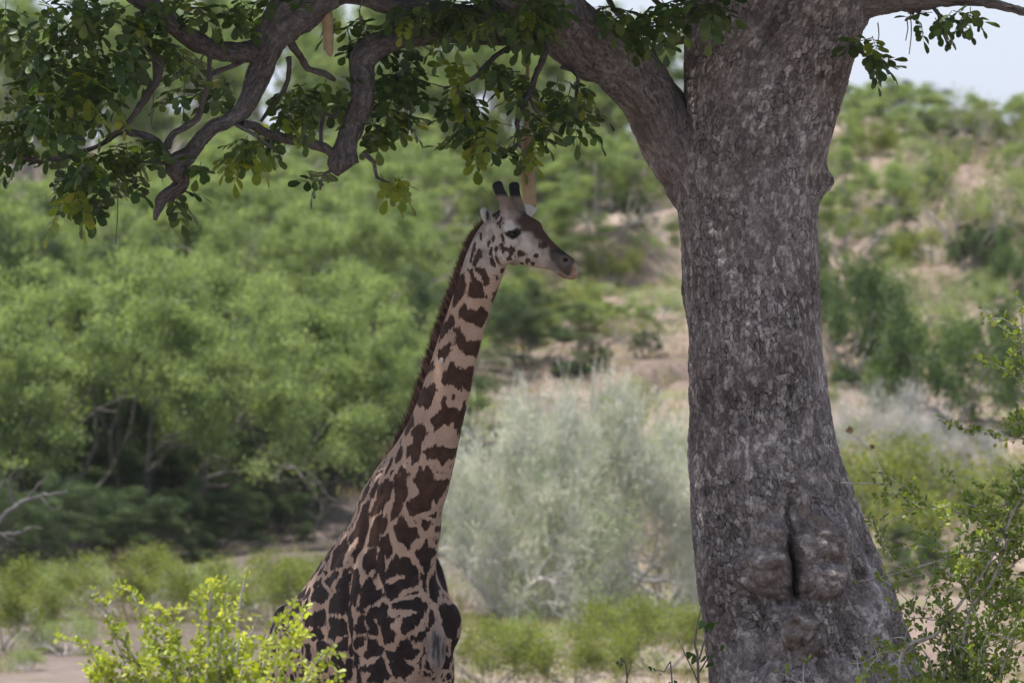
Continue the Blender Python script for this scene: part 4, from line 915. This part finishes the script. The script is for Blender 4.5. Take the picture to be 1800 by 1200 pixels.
# bright bush, sunlit in front of the giraffe
tips = [(165, 1033), (152, 1125), (237, 1037), (280, 1062), (346, 1042), (375, 1019), (402, 1029), (433, 997), (455, 1072), (486, 1088), (525, 1106), (560, 1150), (568, 1195), (198, 1100), (310, 1086), (420, 1110), (250, 1120), (360, 1105), (160, 1180), (500, 1150), (230, 1180), (330, 1150), (450, 1150), (390, 1120), (300, 1130), (270, 1095), (410, 1070), (345, 1110), (430, 1130), (215, 1140), (380, 1160), (500, 1120), (180, 1150), (540, 1180), (290, 1180), (260, 1170), (410, 1180)]
LL = []
rr = random.Random(11)
for i, (tx, ty) in enumerate(tips):
    ty += 8; bxp = 355; mx = bxp + (tx - bxp) * .55 + rr.uniform(-14, 14)
    dY = rr.uniform(-.35, .35)
    LL.append(dict(p=['base', (bxp + (tx - bxp) * .3, 1340 + rr.uniform(-20, 20), 0, dY * .4), (mx + 8, 1200 + (ty - 1040) * .25, 0, dY * .8), (bxp + (tx - bxp) * .86 + rr.uniform(-6, 6), ty + 45, 0, dY), (tx, ty, 0, dY)], r=(.012, .003), leaf=.9, s=.45, twigs=13))
foreground_bush('lime_bush', 'bright yellow-green sunlit bush with whitish twigs in front of the giraffe', 355, -9.0, LL, None, M['limeleaf'], M['twig'], .034, 2.9, 5, extra_cfg=(.13, .05), node=.03)
foreground_bush('sapling', 'slender sapling with round dark green leaves beside the left foot of the trunk', 1238, -.9, [dict(p=['base', (1228, 1200), (1222, 1130), (1232, 1068)], r=(.011, .004), leaf=.4, s=.72), dict(p=[(1226, 1165), (1245, 1110), (1252, 1090)], r=(.006, .003), leaf=1.0, s=.3), dict(p=[(1226, 1185), (1250, 1150), (1268, 1142)], r=(.005, .003), leaf=1.4, s=.3), dict(p=[(1228, 1200), (1205, 1150), (1198, 1135)], r=(.005, .003), leaf=1.2, s=.3)], None, M['sapleaf'], M['darktwig'], .055, 1.1, 31, cat='sapling')
foreground_bush('seedling', 'small seedling with dark leaflets standing alone between giraffe and trunk', 1098, -1.2, [dict(p=['base', (1103, 1205), (1084, 1168)], r=(.007, .003), leaf=1.1, s=.8), dict(p=[(1100, 1200), (1112, 1158)], r=(.004, .002), leaf=.3, s=.5)], None, M['sapleaf'], M['darktwig'], .040, 1.2, 33, cat='seedling')
foreground_bush('arching_sprig', 'thin arching sprig with few narrow leaves between seedling and sapling', 1185, -1.4, [dict(p=['base', (1182, 1205), (1168, 1180), (1150, 1178)], r=(.006, .002), leaf=.7, s=.78)], None, M['sapleaf'], M['darktwig'], .034, 1.0, 34, cat='sprig')
foreground_bush('leafy_shoot', 'young green shoot with pointed leaves growing in front of the trunk burl', 1412, -.6, [dict(p=['base', (1412, 1205), (1418, 1158)], r=(.006, .003), leaf=.9, s=.86), dict(p=[(1412, 1205), (1370, 1180)], r=(.003, .002), leaf=.6, s=.5)], None, M['bushleaf'], M['twig'], .045, 1.1, 35, cat='shoot')
foreground_bush('low_shoot', 'low green shoot at the trunk foot next to the leafy bush', 1505, -.9, [dict(p=['base', (1508, 1205), (1503, 1150)], r=(.006, .003), leaf=.9, s=.85)], None, M['bushleaf'], M['twig'], .040, 1.0, 36, cat='shoot')

# ------------------------------------------------------------------ background shrubs
def shrub_data(seed, stems, spread, H, levels, clump_r, clump_n, lsz, flat, drop=0.0, fill=1.0, up=.55, asp=None, zmax=9, zmin=0):
    rg = np.random.default_rng(seed); segs = []; tips = []
    def grow(p, d, L, r, lv):
        q = p + d * L * .5 + rg.normal(0, .06 * L, 3); e = p + d * L + rg.normal(0, .08 * L, 3)
        segs.append((np.array([p, q, e]), [r, r * .8, r * .6]))
        if lv <= 1: tips.append(q)
        if lv == 0: tips.append(e); return
        for k in range(rg.integers(2, 4)):
            nd_ = unit(d + rg.normal(0, .62, 3) + [0, 0, .12 - drop * (lv < 2)]); grow(e, nd_, L * rg.uniform(.6, .86), r * .58, lv - 1)
    for i in range(stems):
        a = 2 * math.pi * (i + rg.random()) / stems; el = rg.uniform(up * .6, up * 1.5)
        d = unit([math.cos(a) * spread, math.sin(a) * spread, el + .2]); grow(np.array([math.cos(a), math.sin(a), 0]) * .06, d, H * .34, .045 * H / 3, levels)
    V, F = tubes(segs, 4, 0)
    tips_ = np.array(tips); tips_ = tips_[rg.random(len(tips_)) < fill]; n = len(tips_); k = clump_n
    c = np.repeat(tips_, k, 0) + rg.normal(0, 1, (n * k, 3)) * np.array([clump_r, clump_r, clump_r * flat])
    c[:, 2] = np.maximum(c[:, 2], .03); c = c[c[:, 2] > zmin * tips_[:, 2].max() * (1 + .2 * rg.normal(size=len(c)))]; c = c[c[:, 2] < zmax * np.percentile(tips_[:, 2], 99) * (1 + .25 * rg.normal(size=len(c)))]
    d = rg.normal(size=c.shape); d[:, 2] -= drop; nn = rg.normal(size=c.shape) * .6 + [0, 0, 1]
    LV, LF = scatter(c, d, nn, lsz * rg.uniform(.6, 1.4, len(c)), lsz * .5 * rg.uniform(.7, 1.3, len(c)), DIA_T, DIA_F)
    LV = LV if asp is None else scatter(c, d + (c - [0, 0, .2]) * .5, nn, lsz * rg.uniform(.5, 1.4, len(c)), lsz * asp, DIA_T, DIA_F)[0]
    s = 1.0 / LV[:, 2].max()
    ext = np.percentile(np.abs(LV[:, :2]), 98) * s
    return V * s, F, LV * s, LF, ext
KINDS = {}
def add_kind(k, data, leafm, woodm):
    KINDS.setdefault(k, []).append((mesh('trunk', data[0], data[1], True), mesh('crown', data[2], data[3]), M[leafm], M[woodm], data[4]))
for s in (1, 2, 3): add_kind('thorn', shrub_data(s, 6, 1.0, 3.2, 4, .135, 230, .062, .34, fill=.30), 'thorn', 'wood')
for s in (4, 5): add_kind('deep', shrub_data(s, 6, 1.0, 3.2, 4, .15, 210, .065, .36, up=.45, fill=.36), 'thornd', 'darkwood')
for s in (21, 22): add_kind('canopy', shrub_data(s, 5, .9, 3.4, 4, .15, 230, .062, .36, up=.7, fill=.42, zmin=.30), 'thorn', 'darkwood')
for s in (6, 7): add_kind('round', shrub_data(s, 8, 1.1, 1.6, 3, .085, 42, .065, .9, .5, up=.6), 'dense', 'wood')
for s in (8, 9): add_kind('olive', shrub_data(s, 8, 1.1, 1.5, 3, .11, 42, .05, .8, up=.5), 'olive', 'wood')
for s in (10, 11): add_kind('lightgreen', shrub_data(s, 7, 1.0, 1.5, 3, .10, 26, .05, .8, up=.55), 'thorn', 'palewood')
for s in (12, 13): add_kind('dry', shrub_data(s, 7, .8, 1.6, 3, .10, 5, .06, .8, up=.8), 'olive', 'wood')
for s_ in (14, 15, 16):
    tw = shrub_data(s_, 15, 1.15, 2.2, 4, .09, 17, .20, .9, up=.42, asp=.075); fo = shrub_data(s_, 15, 1.15, 2.2, 4, .12, 15, .042, .5, up=.42, fill=.42, zmax=.6)
    KINDS.setdefault('pale', []).append((mesh('stems', tw[0], tw[1], True), mesh('twigs', tw[2], tw[3]), M['pale'], M['palewood'], tw[4], mesh('foliage', fo[2], fo[3]), M['palegreen']))
for s_ in (17, 18):
    tw = shrub_data(s_, 12, 1.2, 2.0, 4, .09, 20, .17, .9, up=.45, asp=.05)
    KINDS.setdefault('grey', []).append((mesh('stems', tw[0], tw[1], True), mesh('twigs', tw[2], tw[3]), M['grey'], M['palewood'], tw[4], None, None))
rp = random.Random(5); cnt = {}
def shrub(kind, px, row, h_px, w_px=None, name='shrub', label='', group=None, cat='shrub', dY=0):
    g_ = ground_hit(px, row)
    if g_ is None:                                     # beyond the ridge: stand on its crest
        Y = 112 + dY; x = at(px, row, Y)[0]; g_ = np.array([x, Y, float(gz(x, Y))])
    D = g_[1] + 50; mpp = D / 15000.0
    vs_ = KINDS[kind]; i = cnt.get(kind, 0); cnt[kind] = i + 1; dat = vs_[i % len(vs_)]
    hgt = h_px * mpp; wid = (w_px * mpp / 2 / dat[4]) if w_px else hgt
    g_ = np.array([g_[0], g_[1], float(gz(g_[0], g_[1])) - .03 * hgt])
    o = link(name, None, label=label, cat=cat, group=group, loc=g_); o.rotation_euler = (0, 0, rp.uniform(0, 6.28)); o.scale = (wid, wid, hgt)
    link('trunk' if len(dat) == 5 else 'stems', dat[0], dat[3], o)
    link('crown' if len(dat) == 5 else 'twigs', dat[1], dat[2], o)
    if len(dat) > 5 and dat[5] is not None: link('foliage', dat[5], dat[6], o)
    return o
TL = dict(name='thorn_tree', cat='tree')
gA = 'thorn trees along the foot of the bank'; lA = 'spreading thorn tree with bare forked stems and shaded foot along the edge of bare ground'
for px, row, h, w_, kd in ((-60, 975, 560, 620, 'canopy'), (95, 960, 560, 600, 'canopy'), (265, 955, 540, 600, 'canopy'), (415, 930, 520, 560, 'canopy'), (540, 900, 470, 500, 'canopy'), (640, 855, 430, 430, 'canopy'), (700, 790, 340, 340, 'deep')):
    shrub(kd, px, row, h, w_, label=lA, group=gA, **TL)
gU_ = 'undergrowth beneath the thorn trees'; lU = 'low dark undergrowth bush in the shade beneath the thorn trees'
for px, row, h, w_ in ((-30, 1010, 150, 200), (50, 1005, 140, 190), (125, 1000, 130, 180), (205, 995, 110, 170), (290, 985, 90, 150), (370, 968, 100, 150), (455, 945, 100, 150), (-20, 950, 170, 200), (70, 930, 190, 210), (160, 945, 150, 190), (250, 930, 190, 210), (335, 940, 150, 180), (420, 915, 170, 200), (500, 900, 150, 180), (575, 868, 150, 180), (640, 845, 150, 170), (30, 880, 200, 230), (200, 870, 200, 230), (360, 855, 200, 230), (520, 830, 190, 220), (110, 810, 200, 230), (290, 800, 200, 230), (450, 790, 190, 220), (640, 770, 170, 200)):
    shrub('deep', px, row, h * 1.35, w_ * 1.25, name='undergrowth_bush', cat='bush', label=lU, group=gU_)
gB = 'thorn trees on the middle of the slope'; lB = 'light green feathery thorn tree in the thicket halfway up the slope behind the giraffe'
for px, row, h, w_, kd in ((20, 790, 430, 430, 'deep'), (190, 760, 420, 430, 'thorn'), (340, 740, 400, 430, 'thorn'), (500, 720, 400, 420, 'thorn'), (640, 680, 370, 400, 'thorn'), (740, 640, 330, 330, 'thorn'), (110, 690, 400, 430, 'thorn'), (270, 670, 400, 430, 'thorn'), (430, 650, 380, 420, 'thorn'), (570, 620, 360, 400, 'thorn'), (330, 470, 260, 380, 'thorn'), (150, 480, 260, 380, 'thorn'), (510, 460, 260, 360, 'thorn'), (680, 440, 250, 340, 'thorn'), (60, 600, 330, 400, 'thorn'), (240, 580, 330, 400, 'thorn'), (420, 560, 330, 400, 'thorn'), (590, 540, 320, 380, 'thorn'), (760, 520, 300, 360, 'thorn')):
    shrub(kd, px, row, h, w_, label=lB, group=gB, **TL)
gC = 'thorn trees on the crest'; lC = 'tall thin-crowned thorn tree on the crest with pale sky showing through'
for px, row, h, w_, kd in ((-20, 350, 420, 340, 'thorn'), (150, 345, 430, 330, 'thorn'), (330, 345, 430, 330, 'thorn'), (520, 330, 400, 330, 'thorn'), (690, 330, 380, 320, 'thorn'), (860, 330, 370, 320, 'thorn'), (1010, 330, 360, 300, 'thorn'), (1130, 330, 330, 280, 'thorn'), (70, 400, 440, 380, 'thorn'), (240, 395, 450, 380, 'thorn'), (430, 390, 440, 380, 'thorn'), (600, 385, 430, 380, 'thorn'), (780, 380, 410, 370, 'thorn'), (945, 370, 380, 340, 'thorn'), (1085, 370, 370, 320, 'thorn')):
    shrub(kd, px, row, h, w_, label=lC, group=gC, **TL)
# the same thicket and scrub go on past both edges of the picture
for px, row, h, w_ in ((-230, 985, 560, 620), (-420, 990, 560, 620), (-610, 985, 560, 620)): shrub('canopy', px, row, h, w_, label=lA, group=gA, **TL)
for px, row, h, w_ in ((-170, 780, 430, 460), (-340, 770, 430, 460), (-520, 760, 430, 460), (-130, 620, 360, 420), (-300, 600, 360, 420), (-480, 590, 360, 420), (-660, 640, 400, 460)): shrub('thorn', px, row, h, w_, label=lB, group=gB, **TL)
for px, row, h, w_ in ((-190, 350, 420, 340), (-370, 350, 420, 340), (-550, 350, 420, 340)): shrub('thorn', px, row, h, w_, label=lC, group=gC, **TL)
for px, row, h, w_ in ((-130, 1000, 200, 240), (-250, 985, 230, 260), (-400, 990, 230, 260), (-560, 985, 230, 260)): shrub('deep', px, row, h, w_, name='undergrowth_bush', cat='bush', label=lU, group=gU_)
S = dict(name='shrub')
shrub('thorn', 900, 470, 250, 300, label='light green shrub on the slope just left of the giraffe horns and fruit', **S)
shrub('thorn', 1060, 440, 240, 270, label='light green feathery shrub on the slope beyond the giraffe muzzle', **S)
shrub('deep', 930, 650, 170, 220, label='dark-footed shrub behind the giraffe upper neck above the pale bush', **S)
shrub('olive', 955, 570, 110, 190, label='yellow-green shrub below the giraffe chin on the slope', **S)
shrub('dry', 1150, 420, 130, 120, label='brown leafless shrub on the bare bank beside the trunk below its left limb', **S)
shrub('dry', 1130, 630, 90, 170, label='low brown twiggy shrub on the bare bank above the pale bush', **S)
shrub('dry', 1060, 480, 70, 90, label='small dry shrub on the bare bank past the giraffe muzzle', **S)
PB = dict(name='pale_bush', cat='bush')
shrub('pale', 890, 1085, 440, 420, label='pale grey-green feathery bush touching the giraffe neck outline', **PB)
shrub('pale', 1040, 1080, 480, 430, label='tallest pale grey-green feathery bush between giraffe and trunk', **PB)
shrub('pale', 1165, 1070, 440, 330, label='pale grey-green feathery bush half hidden by the trunk', **PB)
OB = dict(name='olive_bush', cat='bush')
shrub('olive', 860, 1230, 150, 250, label='low yellow-green bush right beside the giraffe chest', **OB)
shrub('olive', 1010, 1215, 140, 230, label='low yellow-green bush in front of the tallest pale bush', **OB)
shrub('olive', 1150, 1180, 160, 260, label='yellow-green bush next to the left foot of the trunk', **OB)
shrub('olive', 225, 1092, 160, 250, label='rounded green bush at the edge of bare ground behind the lime bush', **OB)
shrub('lightgreen', 325, 1085, 130, 170, label='small thin green bush on bare ground behind the lime bush', **OB)
shrub('olive', 480, 1098, 150, 260, label='olive-green bush on bare ground behind the giraffe rump', **OB)
shrub('olive', 5, 1142, 190, 220, label='olive bush with dark base beneath the dead branch', **OB)
shrub('lightgreen', 42, 1178, 50, 80, label='tiny green tuft of a bush on the sandy ground', **OB)
gL = 'low bushes on the open ground'; lL = 'low soft green bush on the open ground at the foot of the slope'
for kd, px, row, h, w_ in (('lightgreen', 130, 1060, 100, 150), ('lightgreen', 390, 1070, 100, 170), ('olive', 565, 1050, 90, 160), ('lightgreen', 110, 1150, 90, 150), ('lightgreen', 940, 1165, 105, 170), ('lightgreen', 1085, 1120, 85, 130), ('lightgreen', 60, 1090, 110, 160)):
    shrub(kd, px, row, h, w_, name='low_bush', cat='bush', label=lL, group=gL)
RB = dict(name='slope_shrub', cat='shrub')
shrub('round', 1497, 660, 290, 250, label='drooping dark green shrub against the right edge of the trunk', **RB)
shrub('round', 1672, 760, 270, 270, label='big rounded dark green shrub with hanging foliage above the grey bush', **RB)
shrub('lightgreen', 1620, 640, 170, 190, label='light green shrub behind the big rounded dark green shrub', **RB)
shrub('olive', 1553, 690, 62, 75, label='small bright yellow-green shrub on bare soil beside the big rounded shrub', **RB)
shrub('grey', 1555, 860, 220, 300, name='grey_bush', label='leafless silvery grey bush right beside the trunk', cat='bush')
shrub('grey', 1700, 860, 130, 170, name='grey_bush', label='smaller silvery grey bush below the big rounded shrub', cat='bush')
shrub('olive', 1640, 1010, 290, 420, name='olive_bush', label='wide olive-yellow bush with dark foot right of the trunk behind the leafy twigs', cat='bush')
shrub('deep', 1580, 1040, 130, 190, label='dark green shrub beneath the wide olive-yellow bush beside the trunk', **RB)
shrub('thorn', 1500, 475, 230, 230, label='green shrub hugging the right edge of the trunk below the stub', **RB)
shrub('deep', 1580, 420, 90, 90, label='small dark shrub on the eroded bank right of the trunk', **RB)
shrub('dry', 1700, 475, 230, 210, label='tall straggly dry shrub on the eroded bank with dark foot', **RB)
shrub('deep', 1715, 490, 90, 110, label='low dark shrub at the foot of the straggly dry shrub', **RB)
shrub('round', 1800, 525, 150, 150, label='dark green shrub on the bank above the sandy patch', **RB)
shrub('dry', 1640, 560, 100, 120, label='thin dry shrub on the bank above the light green shrub', **RB)
shrub('round', 1800, 700, 200, 160, label='dark shrub behind the upper leaves of the twiggy bush', **RB)
shrub('lightgreen', 1620, 350, 90, 120, label='pale green shrub on the upper bank under the crest', **RB)
shrub('lightgreen', 1780, 400, 110, 130, label='sparse pale green shrub above the sandy patch near the straggly shrub', **RB)
shrub('thorn', 1460, 300, 130, 120, label='green shrub tucked behind the trunk stub', **RB)
gD = 'shrubs lining the right-hand crest'; lD = 'green shrub lining the hazy crest under open sky right of the trunk'
for px, row, h, w_, kd in ((1500, 245, 110, 170, 'thorn'), (1570, 255, 125, 190, 'thorn'), (1645, 260, 120, 170, 'thorn'), (1780, 265, 110, 170, 'thorn'), (1900, 260, 120, 190, 'thorn'), (2010, 255, 120, 190, 'thorn'), (2130, 255, 120, 190, 'thorn'), (2260, 255, 120, 190, 'thorn'), (1600, 205, 70, 160, 'deep'), (1690, 210, 70, 170, 'deep'), (1760, 210, 60, 160, 'deep')):
    shrub(kd, px, row, h, w_, label=lD, group=gD, **RB)
shrub('dry', 1712, 285, 150, 110, label='spiky upright dry shrub sticking above the crest', **RB)
shrub('deep', 1815, 215, 80, 110, label='dark shrub breaking the skyline at the far end of the crest', **RB)
gS = 'scrub dotted over the bare slope'; lS = dict(lightgreen='small pale green scrub plant dotted over the bare slope', dry='small leafless brown scrub plant dotted over the bare slope', olive='small yellow-olive scrub cushion dotted over the bare slope', thorn='small feathery light green scrub plant dotted over the bare slope', deep='small dark green scrub plant dotted over the bare slope')
rs = random.Random(17)
for i in range(115):
    px = rs.uniform(760, 1210) if i % 3 == 0 else rs.uniform(1440, 1810 + (560 if i > 62 else 0)); row = rs.uniform(290, 650) if px < 1210 else rs.uniform(270, 880)
    h = rs.uniform(35, 85) * (1.6 if px > 1830 else 1); kd = rs.choice(['lightgreen', 'dry', 'olive', 'thorn', 'deep', 'dry', 'lightgreen']); shrub(kd, px, row, h, h * rs.uniform(1.1, 1.9), name='scrub', cat='shrub', label=lS[kd], group=gS)
# bare dead branch at the left
def dead(name, label, b_px, b_row, Y, lines):
    bx = at(b_px, b_row, Y)[0]; b = np.array([bx, Y, float(gz(bx, Y)) - .05]); wd = []
    for ln in lines:
        pts = np.array([b if q == 'base' else at(q[0], q[1], Y + rp.uniform(-.1, .1)) for q in ln[0]]); wd.append((pts, np.linspace(ln[1], ln[2], len(pts)) * .62))
    V, F = tubes(wd, 7, .05, .006); o = link(name, None, label=label, cat='dead tree', loc=b); link('branches', mesh('branches', V - b, F, True), M['deadwood'], o)
dead('dead_tree', 'bare grey dead branches reaching over the olive bush beside the dark thicket', -60, 1100, 36, [
    (['base', (-50, 1000), (-10, 930), (25, 890), (70, 872), (95, 868), (122, 862)], .06, .010), ([(25, 890), (15, 850), (30, 822)], .03, .008), ([(40, 884), (70, 850), (85, 830)], .022, .006), ([(-20, 940), (30, 938), (60, 926), (75, 930)], .035, .007), ([(70, 872), (85, 890), (105, 893)], .015, .005), ([(-10, 930), (-5, 870), (5, 845)], .03, .008), ([(0, 940), (20, 948), (35, 955)], .02, .005)])
dead('grey_snag', 'pale forked snag lying in the silvery grey bush', 1690, 800, 66, [(['base', (1650, 725), (1620, 722)], .06, .03), ([(1640, 722), (1652, 706)], .03, .015), ([(1648, 724), (1680, 746), (1695, 760)], .05, .02)])

# ------------------------------------------------------------------ grass
k = 26000; gx = rng.uniform(-13, 13, k); gy = rng.uniform(35, 128, k)
dens = fbm(np.stack([gx / 2.2, gy / 5, gx * 0], -1), 170, 3) > -.05; gx, gy = gx[dens], gy[dens]; k = len(gx)
gc = np.column_stack([gx, gy, gz(gx, gy)]); gc = np.repeat(gc, 5, 0) + rng.normal(0, .06, (k * 5, 3)) * [1, 1, 0]
gd = rng.normal(0, .35, (k * 5, 3)) + [0, 0, 1]
V, F = scatter(gc, gd, rng.normal(size=gd.shape), rng.uniform(.06, .22, k * 5), rng.uniform(.010, .02, k * 5), DIA_T, DIA_F)
link('dry_grass', mesh('dry_grass', V, F), M['drygrass'], label='dry yellowish grass tufts over the bare slope', cat='grass', kind='stuff')

# ------------------------------------------------------------------ haze
V = np.array([[x, y, z] for z in (-3.0, 30.0) for y in (-85.0, 1560.0) for x in (-960.0, 960.0)])
F = np.array([[0, 2, 3, 1], [4, 5, 7, 6], [0, 1, 5, 4], [2, 6, 7, 3], [0, 4, 6, 2], [1, 3, 7, 5]])
mh = bpy.data.materials.new('thin_haze'); mh.use_nodes = True; th_ = mh.node_tree; th_.nodes.remove(th_.nodes['Principled BSDF'])
pv = th_.nodes.new('ShaderNodeVolumePrincipled'); pv.inputs['Color'].default_value = (.86, .92, 1, 1); pv.inputs['Density'].default_value = .00009
th_.links.new(pv.outputs[0], th_.nodes['Material Output'].inputs['Volume'])
link('haze', mesh('haze', V, F), mh, kind='stuff')
